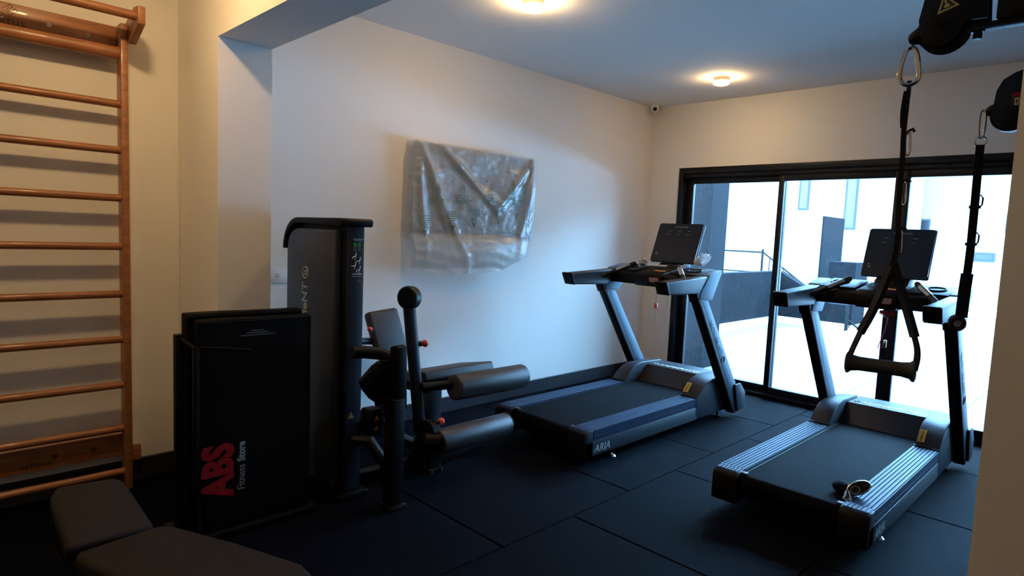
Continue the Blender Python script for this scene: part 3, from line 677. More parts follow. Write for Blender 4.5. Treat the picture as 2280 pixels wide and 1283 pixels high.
# oval handle disc
_n = Vector((-0.90, -0.25, 0.35)).normalized(); _a = Vector((0.15, -0.80, 0.55)); _a = (_a - _n * _a.dot(_n)).normalized()
q = frame((0.03, -0.012, 0.046), _a, _n.cross(_a))
b = MB(); b.cyl((0, 0, -0.005), (0, 0, 0.005), 1, 28)
for v in b.bm.verts: v.co.x *= 0.050; v.co.y *= 0.026
b.xf(q); hd = b.build('handle_plate', 'vinyl_brown', t)
b = MB(); b.tube([(0.051 * math.cos(a), 0.027 * math.sin(a), 0) for a in [2 * PI * k / 28 for k in range(28)]], 0.0055, 8, closed=True, up=(0, 0, 1)); b.xf(q); b.build('handle_rim', 'chrome', hd)
b = MB(); b.tube([(0.02 * math.cos(a) - 0.018, 0.016 * math.sin(a) - 0.004, 0.006) for a in [2 * PI * k / 20 for k in range(20)]], 0.002, 6, closed=True, up=(0, 0, 1)); b.xf(q); b.build('handle_mark', 'print_grey', hd)
b = MB(); b.tube([(0.0, 0.020, 0.026), (-0.030, 0.004, 0.014), (-0.062, -0.008, 0.008), (-0.076, 0.006, 0.008), (-0.066, 0.022, 0.010), (-0.044, 0.022, 0.018), (-0.005, 0.030, 0.026)], 0.006, 8); b.build('handle_loop', 'chrome', t)

# ================================================================== LEG CURL MACHINE
L = thing('leg_curl_machine', 'black seated leg curl machine with roller pads and weight tower', 'gym machine', (1.58, 2.78, 0))
def lp(x, y, z): return (x - 1.58, y - 2.78, z)
# tower
def arc2(cy, cz, R, a0, a1, n=10): return [(cy - 2.78 + R * math.cos(math.radians(a0 + (a1 - a0) * k / n)), cz + R * math.sin(math.radians(a0 + (a1 - a0) * k / n))) for k in range(n + 1)]
b = MB(); b.prism([(0.01, 0.02), (0.595, 0.02)] + arc2(3.235, 1.265, 0.14, 0, 90) + [(0.01, 1.405)], 'x', 0.03, 0.125)
b.build('tower_body', 'black_steel', L, bevel=0.006)
b = MB(); b.prism([(0.055, 0.05), (0.585, 0.05)] + arc2(3.245, 1.255, 0.12, 0, 90) + [(0.055, 1.375)], 'x', -0.012, 0.031)
shp = b.build('tower_shroud', 'deck_grey', L, bevel=0.012, segs=3)
text('lettering', 'MOVeMeNT', 0.078, frame((-0.0128, 3.120 - 2.78, 0.672), (0, 0, 1), (0, 1, 0)), 'print_light', shp, bold=0.0015, xs=1.0)
emblem('emblem', 0.030, frame((-0.0128, 3.140 - 2.78, 1.14), (0, 0, 1), (0, 1, 0)), 'print_light', shp)
b = MB(); b.prism([(-0.010, 1.394), (-0.020, 1.402), (-0.023, 1.414), (-0.020, 1.427), (-0.010, 1.435)] + arc2(3.235, 1.265, 0.168, 90, -2, 12) + arc2(3.235, 1.265, 0.140, -2, 90, 12), 'x', -0.02, 0.160)
b.build('tower_cap', 'black_plastic', L, bevel=0.006)
b = MB(); b.box(0.03, 0.118, -0.006, 0.012, 0.04, 1.40); pan = b.build('front_panel', 'placard', L, bevel=0.003)
# placard print on the front panel
M0 = lambda x, z: frame((x - 1.58, -0.0072, z), (1, 0, 0), (0, 0, 1))
b = MB(); b.box(1.632 - 1.58, 1.690 - 1.58, -0.0076, -0.0066, 1.3325, 1.335).box(1.640 - 1.58, 1.684 - 1.58, -0.0076, -0.0066, 1.326, 1.328)
b.box(1.628 - 1.58, 1.685 - 1.58, -0.0076, -0.0066, 1.145, 1.1465); b.build('placard_line', 'print_white', pan, smooth=0)
b = MB()
for cx in (1.645, 1.668):
    c = cx - 1.58
    b.box(c - 0.0075, c - 0.0015, -0.0077, -0.0066, 1.296, 1.316).box(c + 0.0015, c + 0.0075, -0.0077, -0.0066, 1.296, 1.316)
b.box(1.6605 - 1.58, 1.6755 - 1.58, -0.0077, -0.0066, 1.314, 1.318); b.build('muscle_mark', 'print_green', pan, smooth=0)
b = MB()
for cx in (1.645, 1.668):
    c = cx - 1.58
    b.box(c - 0.0065, c - 0.002, -0.0077, -0.0066, 1.272, 1.294).box(c + 0.002, c + 0.0065, -0.0077, -0.0066, 1.272, 1.294)
b.build('muscle_mark', 'print_dim', pan, smooth=0)
def figure(cx, cz, k):
    b = MB(); c = cx - 1.58
    def ln(a, d, w): b.tube([(c + a[0], -0.0072, cz + a[1]), (c + d[0], -0.0072, cz + d[1])], w, 4)
    b.cyl((c + 0.006, -0.0066, cz + 0.018), (c + 0.006, -0.0078, cz + 0.018), 0.0035, 8)
    ln((0.006, 0.013), (0.0, 0.0), 0.0026); ln((0, 0), (-0.010, 0.001), 0.0024)
    ln((-0.010, 0.001), (-0.017, -0.010) if k else (-0.018, 0.002), 0.002); ln((0.006, 0.008), (0.0, -0.010), 0.0012); ln((0.004, -0.012), (-0.006, -0.012), 0.001)
    b.build('exercise_figure', 'print_white', pan, smooth=0)
figure(1.646, 1.245, 1); figure(1.670, 1.222, 0); figure(1.645, 1.198, 0); figure(1.670, 1.178, 1)
text('lettering', 'MOVeMeNT', 0.0095, M0(1.634, 1.155), 'print_white', pan, ext=0.0003, bold=0.0003)
b = MB(); b.box(1.662 - 1.58, 1.682 - 1.58, -0.0076, -0.0066, 1.126, 1.129).box(1.662 - 1.58, 1.682 - 1.58, -0.0076, -0.0066, 1.119, 1.122); b.build('placard_line', 'print_dim', pan, smooth=0)
warning(L, frame((1.640 - 1.58, -0.0075, 0.435), (1, 0, 0), (0, 0, 1)), 0.017)
b = MB(); b.box(-0.02, 0.16, -0.03, 0.62, 0.0, 0.035); b.build('tower_base', 'black_steel', L, bevel=0.008)
b = MB(); b.cyl((0.125, 0.01, 0.36), (0.155, 0.01, 0.36), 0.045, 20).cyl((0.155, 0.01, 0.36), (0.175, 0.01, 0.36), 0.02, 14); b.build('pulley', 'grey_steel', L)
b = MB(); b.cyl((0.12, 0.012, 0.775), (0.145, 0.012, 0.775), 0.012, 10); b.build('bolt', 'grey_steel', L)
# front post with plate, cam and linkage
b = MB(); b.box(0.135, 0.205, -0.275, -0.195, 0.02, 0.56); b.build('front_post', 'black_steel', L, bevel=0.006)
b = MB(); b.box(0.125, 0.215, -0.29, -0.18, 0, 0.02); b.build('post_foot', 'black_plastic', L, bevel=0.004)
for dy in (-0.28, -0.19): MB().cyl((0.208, dy, 0.0), (0.208, dy, 0.022), 0.012, 12).build('foot_bolt', 'chrome', L)
b = MB(); b.prism([(-0.265, 0.50), (-0.252, 0.812), (-0.225, 0.822), (-0.182, 0.806), (-0.182, 0.50)], 'x', 0.168, 0.222); b.build('pivot_plate', 'black_steel', L, bevel=0.004)
cam_pts = [(1.580, 0.655), (1.60, 0.61), (1.64, 0.56), (1.69, 0.525), (1.75, 0.51), (1.80, 0.54), (1.82, 0.62), (1.80, 0.70), (1.75, 0.74), (1.70, 0.745), (1.655, 0.725)]
b = MB(); b.prism([(x - 1.58, z) for x, z in cam_pts], 'y', -0.19, -0.165); b.build('cam_disc', 'black_steel', L, bevel=0.004)
b = MB(); b.tube([lp(1.60, 2.70, 0.775), lp(1.66, 2.69, 0.775), lp(1.73, 2.66, 0.765), lp(1.80, 2.62, 0.735)], 0.032, 12); b.build('link_arm', 'black_steel', L)
for p in (lp(1.665, 2.585, 0.70), lp(1.690, 2.585, 0.722)): MB().cyl(p, (p[0], p[1] + 0.03, p[2]), 0.018, 14).build('bolt', 'grey_steel', L)
b = MB(); b.prism([(x - 1.58, z) for x, z in ((1.635, 0.505), (1.70, 0.505), (1.70, 0.375), (1.64, 0.375), (1.628, 0.39), (1.625, 0.49))], 'y', -0.195, -0.12); bx = b.build('cable_box', 'black_steel', L, bevel=0.004)
for zz in (0.462, 0.412): warning(L, frame((1.672 - 1.58, -0.1965, zz), (1, 0, 0), (0, 0, 1)), 0.014, 'print_orange')
b = MB(); b.prism([(x - 1.58, z) for x, z in ((1.70, 0.53), (1.765, 0.53), (1.82, 0.36), (1.735, 0.345))], 'y', -0.215, -0.205); b.prism([(x - 1.58, z) for x, z in ((1.70, 0.53), (1.765, 0.53), (1.82, 0.36), (1.735, 0.345))], 'y', -0.135, -0.125); b.build('pulley_bracket', 'black_steel', L, smooth=0)
MB().torus((1.755 - 1.58, -0.17, 0.45), 0.035, 0.012, (0, 1, 0)).build('pulley', 'grey_steel', L)
# floor frame
b = MB(); b.tube([lp(1.66, 2.80, 0.30), lp(1.72, 2.72, 0.30), lp(1.80, 2.62, 0.13)], 0.03, 10); b.build('frame_tube', 'black_steel', L)
b = MB(); b.box(0.10, 1.05, 0.045, 0.105, 0.03, 0.09); b.build('floor_beam', 'black_steel', L, bevel=0.006)
b = MB(); b.box(0.66, 0.72, 0.10, 0.62, 0.03, 0.09); b.build('floor_beam', 'black_steel', L, bevel=0.006)
# swing lever with round head
lev0 = Vector(lp(2.160, 2.85, 0.06)); lev1 = Vector(lp(2.036, 2.85, 0.975))
b = MB(); b.tube([lev0, lev0.lerp(lev1, 0.55), lev1], 0.035, 14); b.build('swing_lever', 'grey_steel', L, bevel=0.004)
hc = Vector(lp(2.037, 2.85, 1.015)); dn = Vector((-0.95, -0.36, 0.05)).normalized()
b = MB(); b.cyl(hc + dn * 0.034, hc - dn * 0.034, 0.06, 30, rings=[(0, 0.050), (0.03, 0.058), (0.10, 0.063), (0.2, 0.065), (0.8, 0.065), (0.90, 0.063), (0.97, 0.058), (1, 0.050)]); b.build('lever_head', 'vinyl_black', L, smooth=60)
b = MB(); b.cyl(lp(2.13, 2.83, 0.03), lp(2.13, 2.83, 0.25), 0.045, 14, r2=0.035); b.build('lever_hub', 'black_steel', L)
b = MB(); b.prism([(x - 1.58, z) for x, z in ((2.04, 0.09), (2.10, 0.05), (2.22, 0.05), (2.26, 0.12), (2.24, 0.28), (2.15, 0.30), (2.10, 0.24))], 'y', 0.02, 0.06); b.build('pivot_cover', 'black_plastic', L, bevel=0.006)
b = MB(); b.box(0.575, 0.665, 0.0, 0.09, 0.02, 0.22); b.build('rear_post', 'black_steel', L, bevel=0.006)
b = MB(); b.box(0.565, 0.675, -0.01, 0.10, 0, 0.02); b.build('post_foot', 'black_plastic', L, bevel=0.004)
for dx in (0.585, 0.655): MB().cyl((dx, -0.012, 0.0), (dx, -0.012, 0.022), 0.011, 12).build('foot_bolt', 'grey_steel', L)
b = MB(); b.cyl(lp(2.07, 2.85, 0.75), lp(2.115, 2.83, 0.752), 0.016, 12); b.build('knob_shaft', 'grey_steel', L)
b = MB(); b.sphere(lp(2.135, 2.825, 0.752), 0.021, (0.8, 1, 1)); b.build('adjust_knob', 'red_plastic', L)['label'] = 'red round adjustment knob'
b = MB(); b.cyl(lp(2.13, 2.70, 0.325), lp(2.16, 2.69, 0.327), 0.013, 12); b.build('knob_shaft', 'grey_steel', L)
b = MB(); b.sphere(lp(2.163, 2.69, 0.327), 0.022, (0.8, 1, 1)); b.build('adjust_knob', 'red_plastic', L)['label'] = 'red round adjustment knob'
b = MB(); b.cyl(lp(2.09, 2.73, 0.25), lp(2.13, 2.73, 0.25), 0.085, 24); b.build('adjust_wheel', 'black_steel', L, bevel=0.004)
# roller pads
b = MB(); b.cyl(lp(2.10, 2.80, 0.508), lp(2.36, 2.76, 0.500), 0.026, 14); b.build('pad_axle', 'black_steel', L)
b = MB(); b.cyl(lp(2.285, 2.74, 0.492), lp(2.855, 2.74, 0.486), 0.076, 32, rings=[(0, 0.060), (0.004, 0.069), (0.012, 0.0745), (0.022, 0.076), (0.975, 0.076), (0.990, 0.073), (0.998, 0.066), (1, 0.058)]); up1 = b.build('roller_pad', 'vinyl_grey', L, smooth=60)
b = MB(); b.cyl(lp(2.115, 2.66, 0.226), lp(2.655, 2.66, 0.228), 0.07, 32, rings=[(0, 0.056), (0.004, 0.064), (0.012, 0.0685), (0.022, 0.070), (0.975, 0.070), (0.990, 0.0675), (0.998, 0.062), (1, 0.054)]); b.build('roller_pad', 'vinyl_grey', L, smooth=60)
b = MB(); b.torus(lp(2.645, 2.66, 0.228), 0.070, 0.0022, (1, 0, 0), n=32, seg=6); b.build('pad_piping', 'grey_steel', L)
b = MB(); b.cyl(lp(2.06, 2.70, 0.226), lp(2.13, 2.66, 0.226), 0.055, 18); b.build('pad_hub', 'black_steel', L)
# seat and backrest
b = MB(); b.prism([(2.985 - 2.78, 0.485), (3.005 - 2.78, 0.538), (3.34 - 2.78, 0.468), (3.34 - 2.78, 0.405), (3.005 - 2.78, 0.468)], 'x', 2.27 - 1.58, 2.84 - 1.58); b.build('seat_pad', 'vinyl_grey', L, bevel=0.022, segs=4, smooth=60)
b = MB(); b.box(2.29 - 1.58, 2.60 - 1.58, 3.06 - 2.78, 3.30 - 2.78, 0.385, 0.415); b.build('seat_plate', 'black_steel', L, smooth=0)
b = MB(); b.box(2.345 - 1.58, 2.435 - 1.58, 3.03 - 2.78, 3.12 - 2.78, 0.06, 0.45); b.build('seat_post', 'grey_steel', L, bevel=0.006)
Mb = Matrix.Translation(lp(2.285, 3.44, 0.71)) @ Matrix.Rotation(math.radians(-22), 4, 'X') @ Matrix.Rotation(math.radians(-5), 4, 'Y')
b = MB(); b.box(-0.118, 0.118, -0.035, 0.035, -0.16, 0.155); b.xf(Mb); b.build('backrest_pad', 'vinyl_grey', L, bevel=0.024, segs=4, smooth=60)
b = MB(); b.box(-0.06, 0.06, 0.035, 0.06, -0.34, 0.10); b.xf(Mb); b.build('backrest_support', 'black_steel', L, bevel=0.004)
b = MB(); b.tube([lp(1.72, 3.10, 0.66), lp(1.95, 3.40, 0.69), lp(2.22, 3.46, 0.66)], 0.022, 8); b.build('backrest_strut', 'grey_steel', L)
b = MB(); b.sphere(lp(2.135, 3.40, 0.752), 0.017); b.build('adjust_knob', 'red_plastic', L)['label'] = 'red round adjustment knob'

# ================================================================== MATS IN RACK
rk = thing('mat_rack', 'black steel floor rack holding the upright exercise mats', 'rack', (1.14, 2.86, 0))
def rp(x, y, z): return (x - 1.14, y - 2.86, z)
b = MB(); b.box(0.855 - 1.14, 0.895 - 1.14, 2.885 - 2.86, 2.925 - 2.86, 0, 0.90); b.build('rack_post', 'black_steel', rk, bevel=0.003)
b = MB(); b.box(0.878 - 1.14, 0.900 - 1.14, 2.735 - 2.86, 2.757 - 2.86, 0, 0.868); b.build('rack_post', 'black_steel', rk, bevel=0.003)
b = MB(); b.tube([rp(0.875, 2.90, 0.885), rp(0.890, 2.745, 0.862)], 0.008, 8); b.build('guard_bar', 'black_steel', rk)
b = MB(); b.box(0.83 - 1.14, 1.45 - 1.14, 2.74 - 2.86, 2.99 - 2.86, 0.012, 0.032); b.build('rack_base', 'black_steel', rk, bevel=0.004)
b = MB(); b.box(1.425 - 1.14, 1.465 - 1.14, 2.93 - 2.86, 2.97 - 2.86, 0.032, 0.6); b.build('rack_post', 'black_steel', rk, bevel=0.003)
for dx in (-0.29, 0.29):
    for dy in (-0.105, 0.11): MB().cyl((dx, dy, 0), (dx, dy, 0.014), 0.018, 12).build('rack_foot', 'black_plastic', rk)
def gym_mat(label, x0, x1, y0, y1, z1, lean=0.0):
    t = thing('exercise_mat', label, 'mat', ((x0 + x1) / 2, (y0 + y1) / 2, 0.033), group='mats standing in the rack')
    w2, d2 = (x1 - x0) / 2, (y1 - y0) / 2
    b = MB(); b.box(-w2, w2, -d2, d2, 0, z1 - 0.033)
    bmesh.ops.subdivide_edges(b.bm, edges=b.bm.edges, cuts=5, use_grid_fill=True)
    for v in b.bm.verts:
        v.co.y += 0.006 * noise.noise(v.co * 4 + Vector((x0, y0, 0))) + lean * v.co.z; v.co.z += 0.006 * noise.noise(v.co * 6) * (1 if v.co.z > 0.5 else 0)
    m_ = b.build('mat_body', 'mat_black', t, bevel=0.007, segs=3, smooth=60)
    pth = [(-w2 + 0.006, -d2 + lean * 0 - 0.0015, 0.01), (-w2 + 0.006, -d2 - 0.0015 + lean * (z1 - .04), z1 - 0.042), (w2 - 0.006, -d2 - 0.0015 + lean * (z1 - .04), z1 - 0.042), (w2 - 0.006, -d2 - 0.0015, 0.01)]
    MB().tube(pth, 0.003, 6).build('mat_piping', 'vinyl_black', t)
    return t
fm = gym_mat('front black exercise mat with red lettering up its face', 0.905, 1.415, 2.765, 2.828, 0.972)
gym_mat('plain black exercise mat behind the lettered one', 0.885, 1.405, 2.842, 2.915, 0.992)
# bits of print on the front mat (reads upwards)
yf = -0.0315 - 0.006
text('lettering', 'ABS', 0.175, frame((1.043 - 1.16, yf, 0.155), (0, 0, 1), (-1, 0, 0)), 'print_red', fm, bold=0.009, xs=0.80, ext=0.001)
text('lettering', 'Fitness', 0.047, frame((1.100 - 1.16, yf, 0.165), (0, 0, 1), (-1, 0, 0)), 'print_dim', fm, bold=0.0006, xs=0.90, ext=0.001)
text('lettering', 'Store', 0.047, frame((1.100 - 1.16, yf, 0.297), (0, 0, 1), (-1, 0, 0)), 'print_grey', fm, bold=0.0016, xs=0.86, ext=0.001)
b = MB(); b.box(1.125 - 1.16, 1.185 - 1.16, yf - 0.001, yf, 0.882, 0.886).box(1.105 - 1.16, 1.205 - 1.16, yf - 0.001, yf, 0.872, 0.876).box(1.075 - 1.16, 1.235 - 1.16, yf - 0.001, yf, 0.862, 0.866); b.build('print_line', 'print_dim', fm, smooth=0)
b = MB(); b.tube([(0.905 - 1.16, yf, 0.83), (1.0 - 1.16, yf - 0.001, 0.82), (1.125 - 1.16, yf - 0.001, 0.80), (1.14 - 1.16, yf, 0.775)], 0.0022, 6); b.build('strap_edge', 'vinyl_black', fm)

# ================================================================== BENCH
bn = thing('weight_bench', 'dark brown padded weight bench in the lower left foreground', 'bench', (0.55, 2.0, 0))
def pad(name, poly, z0, z1, bev):
    b = MB(); b.prism([(x - 0.55, y - 2.0) for x, y in poly], 'z', z0, z1)
    return b.build(name, 'vinyl_brown', bn, bevel=bev, segs=4, smooth=60)
pad('back_pad', [(0.372, 2.235), (0.372, 2.19), (0.43, 1.985), (0.52, 1.74), (0.60, 1.58), (0.66, 1.545), (0.80, 1.585), (0.865, 1.66), (0.868, 1.735), (0.765, 2.0), (0.655, 2.235), (0.615, 2.268), (0.585, 2.266)], 0.30, 0.362, 0.018)
b = MB(); b.prism([(0.355 - 0.55, 0.0), (0.352 - 0.55, 0.255), (0.375 - 0.55, 0.30), (0.545 - 0.55, 0.285), (0.570 - 0.55, 0.255), (0.605 - 0.55, 0.0)], 'z', -0.062, 0.0)
b.xf(Matrix.Translation((0, 2.262 - 2.0, 0.362)) @ Matrix.Rotation(math.radians(22), 4, 'X'))
b.build('seat_pad', 'vinyl_brown', bn, bevel=0.018, segs=4, smooth=60)
b = MB(); b.tube([(0.48 - 0.55, 2.30 - 2.0, 0.275), (0.50 - 0.55, 2.1 - 2, 0.27), (0.68 - 0.55, 1.66 - 2, 0.27)], 0.03, 4); b.build('bench_spine', 'black_steel', bn)
for (x, y) in ((0.49, 2.25), (0.66, 1.72)):
    b = MB(); b.box(x - 0.03 - 0.55, x + 0.03 - 0.55, y - 0.03 - 2, y + 0.03 - 2, 0.05, 0.27); b.build('leg', 'black_steel', bn, bevel=0.004)
    b = MB(); b.box(x - 0.22 - 0.55, x + 0.22 - 0.55, y - 0.03 - 2, y + 0.03 - 2, 0.0, 0.05); b.build('foot_bar', 'black_steel', bn, bevel=0.006)

# ================================================================== CABLE MACHINE AND STRAPS
CM = thing('cable_machine', 'black cable pulley machine behind the right pillar', 'gym machine', (2.15, 0.05, 0))
def cp_(x, y, z): return (x - 2.15, y - 0.05, z)
for x in (1.70, 2.60):
    b = MB(); b.box(x - 0.05 - 2.15, x + 0.05 - 2.15, -0.10, 0.02, 0.0, 2.25); b.build('column', 'black_steel', CM, bevel=0.006)
    b = MB(); b.box(x - 0.06 - 2.15, x + 0.06 - 2.15, -0.28, 0.12, 0.0, 0.05); b.build('base_foot', 'black_steel', CM, bevel=0.006)
b = MB(); b.box(1.70 - 2.15, 2.60 - 2.15, -0.09, 0.01, 2.2, 2.28); b.build('cross_beam', 'black_steel', CM, bevel=0.006)
b = MB(); b.box(1.80 - 2.15, 2.50 - 2.15, -0.28, -0.11, 0.02, 1.5); b.build('weight_shroud', 'black_plastic', CM, bevel=0.01)
# near pulley head
hp = [(0.390, 2.045), (0.398, 1.996), (0.412, 1.915), (0.402, 1.869), (0.390, 1.857), (0.373, 1.850), (0.355, 1.853), (0.338, 1.866), (0.327, 1.888), (0.318, 1.900), (0.284, 1.898), (0.289, 1.98), (0.300, 2.045)]
def plate(poly, x0, x1, m, name, bev=0.002): b = MB(); b.prism([(y - 0.05, z) for y, z in poly], 'x', x0 - 2.15, x1 - 2.15); return b.build(name, m, CM, bevel=bev)
pl1 = plate(hp, 1.672, 1.680, 'black_steel', 'pulley_housing'); plate(hp, 1.720, 1.728, 'black_steel', 'pulley_housing')
b = MB(); b.cyl(cp_(1.684, 0.366, 1.893), cp_(1.716, 0.366, 1.893), 0.05, 28, rings=[(0, 0.050), (0.2, 0.046), (0.5, 0.041), (0.8, 0.046), (1, 0.050)]); b.build('pulley_wheel', 'black_plastic', CM)
b = MB(); b.cyl(cp_(1.664, 0.369, 1.903), cp_(1.738, 0.369, 1.903), 0.0085, 12); b.build('bolt', 'black_steel', CM)
b = MB(); b.cyl(cp_(1.70, 0.434, 1.882), cp_(1.70, 0.400, 1.892), 0.015, 16, rings=[(0, 0.008), (0.15, 0.014), (0.7, 0.021), (1, 0.021)]); b.build('cable_stop', 'black_plastic', CM)
b = MB(); b.box(1.688 - 2.15, 1.712 - 2.15, 0.13 - 0.05, 0.322 - 0.05, 1.880, 1.8865); b.box(1.688 - 2.15, 1.712 - 2.15, 0.0, 0.14 - 0.05, 1.86, 1.90); b.build('arm_plate', 'aluminium', CM, bevel=0.001)
b = MB(); b.box(1.685 - 2.15, 1.715 - 2.15, 0.10 - 0.05, 0.325 - 0.05, 1.8865, 1.8925); b.build('arm_plate', 'black_steel', CM, bevel=0.001)
b = MB(); b.cyl(cp_(1.70, 0.303, 1.892), cp_(1.70, 0.303, 1.862), 0.0085, 12).cyl(cp_(1.70, 0.303, 1.880), cp_(1.70, 0.303, 1.876), 0.013, 14); b.build('bolt', 'black_steel', CM)
b = MB(); b.box(1.675 - 2.15, 1.725 - 2.15, 0.12 - 0.05, 0.270 - 0.05, 1.893, 2.02); b.build('carriage_block', 'black_steel', CM, bevel=0.003)
wt = warning(CM, frame(cp_(1.6712, 0.361, 1.943), (0, -0.95, 0.31), (0, 0.31, 0.95)), 0.021)
# far pulley head
hp2 = [(0.300, 1.985), (0.327, 1.984), (0.350, 1.976), (0.377, 1.958), (0.392, 1.925), (0.398, 1.861), (0.393, 1.828), (0.374, 1.806), (0.348, 1.799), (0.311, 1.805), (0.270, 1.83), (0.270, 1.97)]
plate(hp2, 2.572, 2.580, 'black_steel', 'pulley_housing'); plate(hp2, 2.620, 2.628, 'black_steel', 'pulley_housing')
b = MB(); b.cyl(cp_(2.584, 0.350, 1.848), cp_(2.616, 0.350, 1.848), 0.055, 28); b.build('pulley_wheel', 'black_plastic', CM)
b = MB(); b.cyl(cp_(2.565, 0.342, 1.862), cp_(2.635, 0.342, 1.862), 0.010, 12); b.build('bolt', 'black_plastic', CM)
b = MB(); b.cyl(cp_(2.60, 0.418, 1.862), cp_(2.60, 0.388, 1.868), 0.016, 16, rings=[(0, 0.009), (0.2, 0.016), (0.7, 0.021), (1, 0.021)]); b.build('cable_stop', 'black_plastic', CM)
b = MB(); b.box(2.575 - 2.15, 2.625 - 2.15, 0.07 - 0.05, 0.30 - 0.05, 1.86, 1.92); b.build('arm_plate', 'black_steel', CM, bevel=0.002)
b = MB(); b.box(2.5700 - 2.15, 2.5715 - 2.15, 0.315 - 0.05, 0.352 - 0.05, 1.868, 1.912); lb_ = b.build('label_plate', 'print_black', CM, smooth=0)
b = MB(); b.box(2.5688 - 2.15, 2.5700 - 2.15, 0.316 - 0.05, 0.351 - 0.05, 1.900, 1.911); b.build('label_band', 'print_red', lb_, smooth=0)
b = MB(); b.box(2.5688 - 2.15, 2.5700 - 2.15, 0.330 - 0.05, 0.342 - 0.05, 1.872, 1.896); b.build('label_band', 'print_yellow', lb_, smooth=0)
b = MB(); b.box(2.5684 - 2.15, 2.5692 - 2.15, 0.334 - 0.05, 0.338 - 0.05, 1.878, 1.890); b.build('label_symbol', 'print_black', lb_, smooth=0)

def carabiner(name, label, x, pts, r, m='chrome', group=None, cat='carabiner'):
    n = len(pts); c = Vector((x, sum(p[0] for p in pts) / n, min(p[1] for p in pts)))
    t = thing(name, label, cat, c, group=group)
    P = [Vector((x, *p)) - c for p in pts]
    # smooth closed catmull-rom loop
    out = []
    for i in range(n):
        p0, p1, p2, p3 = P[i - 1], P[i], P[(i + 1) % n], P[(i + 2) % n]
        for k in range(4):
            u = k / 4; out.append(0.5 * (2 * p1 + (p2 - p0) * u + (2 * p0 - 5 * p1 + 4 * p2 - p3) * u * u + (3 * p1 - p0 - 3 * p2 + p3) * u ** 3))
    MB().tube(out, r, 8, closed=True, up=(1, 0, 0)).build('ring', m, t)
    g0 = P[-1].lerp(P[-2], 0.25); g1 = P[-1].lerp(P[-2], 0.8)
    MB().cyl(g0, g1, r * 1.2, 8).build('gate', m, t)
    return t
carabiner('carabiner', 'large steel carabiner under the near pulley', 1.70, [(0.427, 1.866), (0.438, 1.858), (0.4475, 1.811), (0.442, 1.790), (0.427, 1.781), (0.411, 1.788), (0.4075, 1.805), (0.416, 1.852)], 0.005)
carabiner('carabiner', 'slim steel snap hook under the far pulley', 2.60, [(0.423, 1.870), (0.431, 1.866), (0.434, 1.850), (0.431, 1.792), (0.425, 1.780), (0.418, 1.792), (0.417, 1.850)], 0.0035)

def smooth(P, n=5):
    P = [Vector(p) for p in P]; out = []
    for i in range(len(P) - 1):
        p0, p1, p2, p3 = P[max(i - 1, 0)], P[i], P[i + 1], P[min(i + 2, len(P) - 1)]
        for k in range(n):
            u = k / n; out.append(0.5 * (2 * p1 + (p2 - p0) * u + (2 * p0 - 5 * p1 + 4 * p2 - p3) * u * u + (3 * p1 - p0 - 3 * p2 + p3) * u ** 3))
    return out + [P[-1]]
def arc(c, R, a0, a1, n): return [(c[0] + R * math.cos(a0 + (a1 - a0) * k / n), c[1] + R * math.sin(a0 + (a1 - a0) * k / n)) for k in range(n + 1)]
S1 = thing('suspension_strap', 'black webbing strap with triangular handle hanging from the near pulley', 'strap', (1.70, 0.425, 1.10), group='hanging training straps')
def s1(y, z, dx=0.0): return (dx, y - 0.425, z - 1.10)
b = MB(); b.box(-0.004, 0.004, -0.004, 0.004, 1.752 - 1.10, 1.790 - 1.10); b.build('strap_loop', 'aluminium', S1)
b = MB(); b.tube(smooth([s1(0.4275, 1.765), s1(0.4265, 1.74), s1(0.427, 1.667), s1(0.4245, 1.615), s1(0.4235, 1.52), s1(0.4185, 1.415), s1(0.424, 1.359)]), 0, flat=(0.026, 0.011), up=(0.97, 0.24, 0)); b.build('webbing', 'webbing', S1)
b = MB(); b.tube(smooth([s1(0.431, 1.765), s1(0.434, 1.72), s1(0.4315, 1.685)]), 0, flat=(0.028, 0.008), up=(0.97, 0.24, 0)); b.build('webbing_tab', 'webbing', S1)
b = MB(); b.tube(smooth([s1(0.424, 1.365), s1(0.444, 1.289), s1(0.461, 1.237), s1(0.480, 1.19)]), 0, flat=(0.030, 0.010), up=(0.8, 0.6, 0)); b.build('webbing', 'webbing', S1)
b = MB(); b.tube(smooth([s1(0.478, 1.196), s1(0.488, 1.165), s1(0.497, 1.135), s1(0.499, 1.112)]), 0, flat=(0.024, 0.004), up=(0.8, 0.6, 0)); b.build('webbing', 'webbing', S1)
b = MB(); b.tube(smooth([s1(0.424, 1.365), s1(0.399, 1.298), s1(0.378, 1.237), s1(0.364, 1.195)]), 0, flat=(0.030, 0.010), up=(0.8, 0.6, 0)); b.build('webbing', 'webbing', S1)
b = MB(); b.tube(smooth([s1(0.366, 1.20), s1(0.357, 1.17), s1(0.355, 1.145), s1(0.358, 1.118)]), 0, flat=(0.024, 0.004), up=(0.8, 0.6, 0)); b.build('webbing', 'webbing', S1)
b = MB(); b.cyl(s1(0.504, 1.113, -0.012), s1(0.356, 1.113, 0.012), 0.018, 24, rings=[(0, 0.019), (0.02, 0.0265), (0.05, 0.0265), (0.09, 0.0205), (0.2, 0.0175), (0.5, 0.0170), (0.8, 0.0175), (0.91, 0.0205), (0.95, 0.0265), (0.98, 0.0265), (1, 0.019)])
b.build('handle', 'rubber_grip', S1, smooth=60)
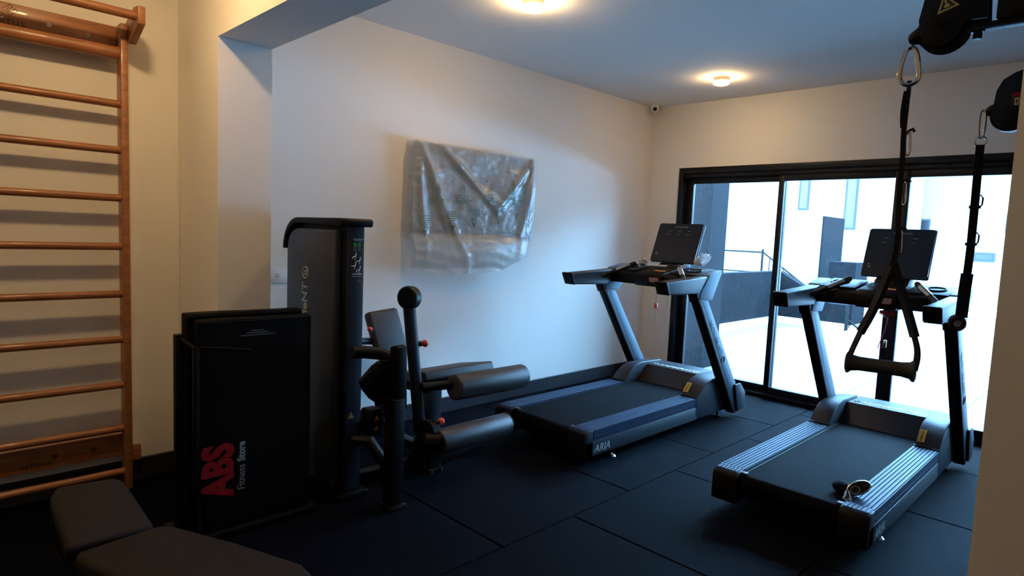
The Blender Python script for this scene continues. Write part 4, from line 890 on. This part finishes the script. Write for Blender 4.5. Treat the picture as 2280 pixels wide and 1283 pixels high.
for z, y in ((1.668, 0.414), (1.552, 0.4125), (1.440, 0.4115)):
    carabiner('snap_hook', {1.668: 'topmost small snap hook clipped to the near hanging strap', 1.552: 'middle small snap hook clipped to the near hanging strap', 1.440: 'lowest small snap hook on the near strap, before the treadmill screen'}[z], 1.694,
              [(y - 0.001, z + 0.002), (y + 0.005, z - 0.002), (y + 0.0065, z - 0.016), (y + 0.004, z - 0.044), (y - 0.0015, z - 0.050), (y - 0.0045, z - 0.040), (y - 0.003, z - 0.014)], 0.0022, group='small snap hooks on the near strap', cat='snap hook')
    zz = z - 1.10
    MB().tube([(-0.004, y - 0.425 + 0.012, zz - 0.012), (-0.004, y - 0.425 + 0.002, zz + 0.006), (-0.005, y - 0.425 - 0.006, zz + 0.010), (-0.005, y - 0.425 - 0.010, zz + 0.003)], 0.0035, 6).build('gear_loop', 'webbing', S1)

S2 = thing('suspension_strap', 'black webbing strap hanging from the far pulley, handle end-on', 'strap', (2.60, 0.424, 1.14), group='hanging training straps')
def s2(y, z, dx=0.0): return (dx, y - 0.424, z - 1.14)
b = MB(); b.torus(s2(0.4245, 1.769), 0.0165, 0.002, (1, 0.3, 0), n=20, seg=6); b.build('d_ring', 'chrome', S2)
b = MB(); b.tube(smooth([s2(0.4240, 1.757), s2(0.4240, 1.70), s2(0.4225, 1.60), s2(0.4215, 1.50), s2(0.4210, 1.40), s2(0.4225, 1.32)]), 0, flat=(0.0055, 0.024), up=(0.96, 0.26, 0)); b.build('webbing', 'webbing', S2)
b = MB(); b.tube(smooth([s2(0.4225, 1.325), s2(0.4250, 1.26), s2(0.4265, 1.175)]), 0, flat=(0.018, 0.034), up=(0.96, 0.26, 0)); b.build('webbing', 'webbing', S2)
for z, y in ((1.545, 0.421), (1.420, 0.421)):
    b = MB(); b.box(-0.006, 0.006, y - 0.424 - 0.016, y - 0.424 + 0.016, z - 1.14, z - 1.14 + 0.010); b.build('strap_buckle', 'webbing', S2, bevel=0.001)
    b = MB(); b.tube([(-0.004, y - 0.424 - 0.013, z - 1.14 + 0.045), (-0.006, y - 0.424 - 0.021, z - 1.14 + 0.035), (-0.006, y - 0.424 - 0.020, z - 1.14 + 0.012), (-0.004, y - 0.424 - 0.013, z - 1.14 + 0.004)], 0.0028, 6); b.build('gear_loop', 'webbing', S2)
ax = Vector((0.955, 0.17, -0.05)).normalized(); hc = Vector(s2(0.4260, 1.158, -0.06))
b = MB(); b.cyl(hc, hc + ax * 0.13, 0.02, 24, rings=[(0, 0.019), (0.02, 0.0265), (0.06, 0.0265), (0.11, 0.0205), (0.2, 0.0175), (0.8, 0.0175), (0.9, 0.0205), (0.95, 0.0265), (0.98, 0.0265), (1, 0.019)]); hh = b.build('handle', 'rubber_grip', S2, smooth=60)
b = MB(); b.torus(hc, 0.0185, 0.0075, ax, n=24, seg=8); b.build('handle_flange', 'rubber_grip', hh)
b = MB(); b.cyl(hc - ax * 0.002, hc + ax * 0.001, 0.012, 16); b.build('handle_core', 'print_dim', hh)

# steel upright standing just before the right pillar
t = thing('steel_upright', 'dark steel upright at the lower right edge, before the pillar', 'machine post', (1.02, 0.0, 0))
b = MB(); b.box(-0.035, 0.035, -0.005, 0.0705, 0.02, 1.30); b.build('post_tube', 'grey_steel', t, bevel=0.004)
b = MB(); b.box(-0.06, 0.06, -0.03, 0.075, 0, 0.02); b.build('post_foot', 'black_plastic', t, bevel=0.003)
b = MB(); b.box(-0.037, 0.037, -0.007, 0.0715, 1.30, 1.32); b.build('post_cap', 'black_plastic', t, bevel=0.003)
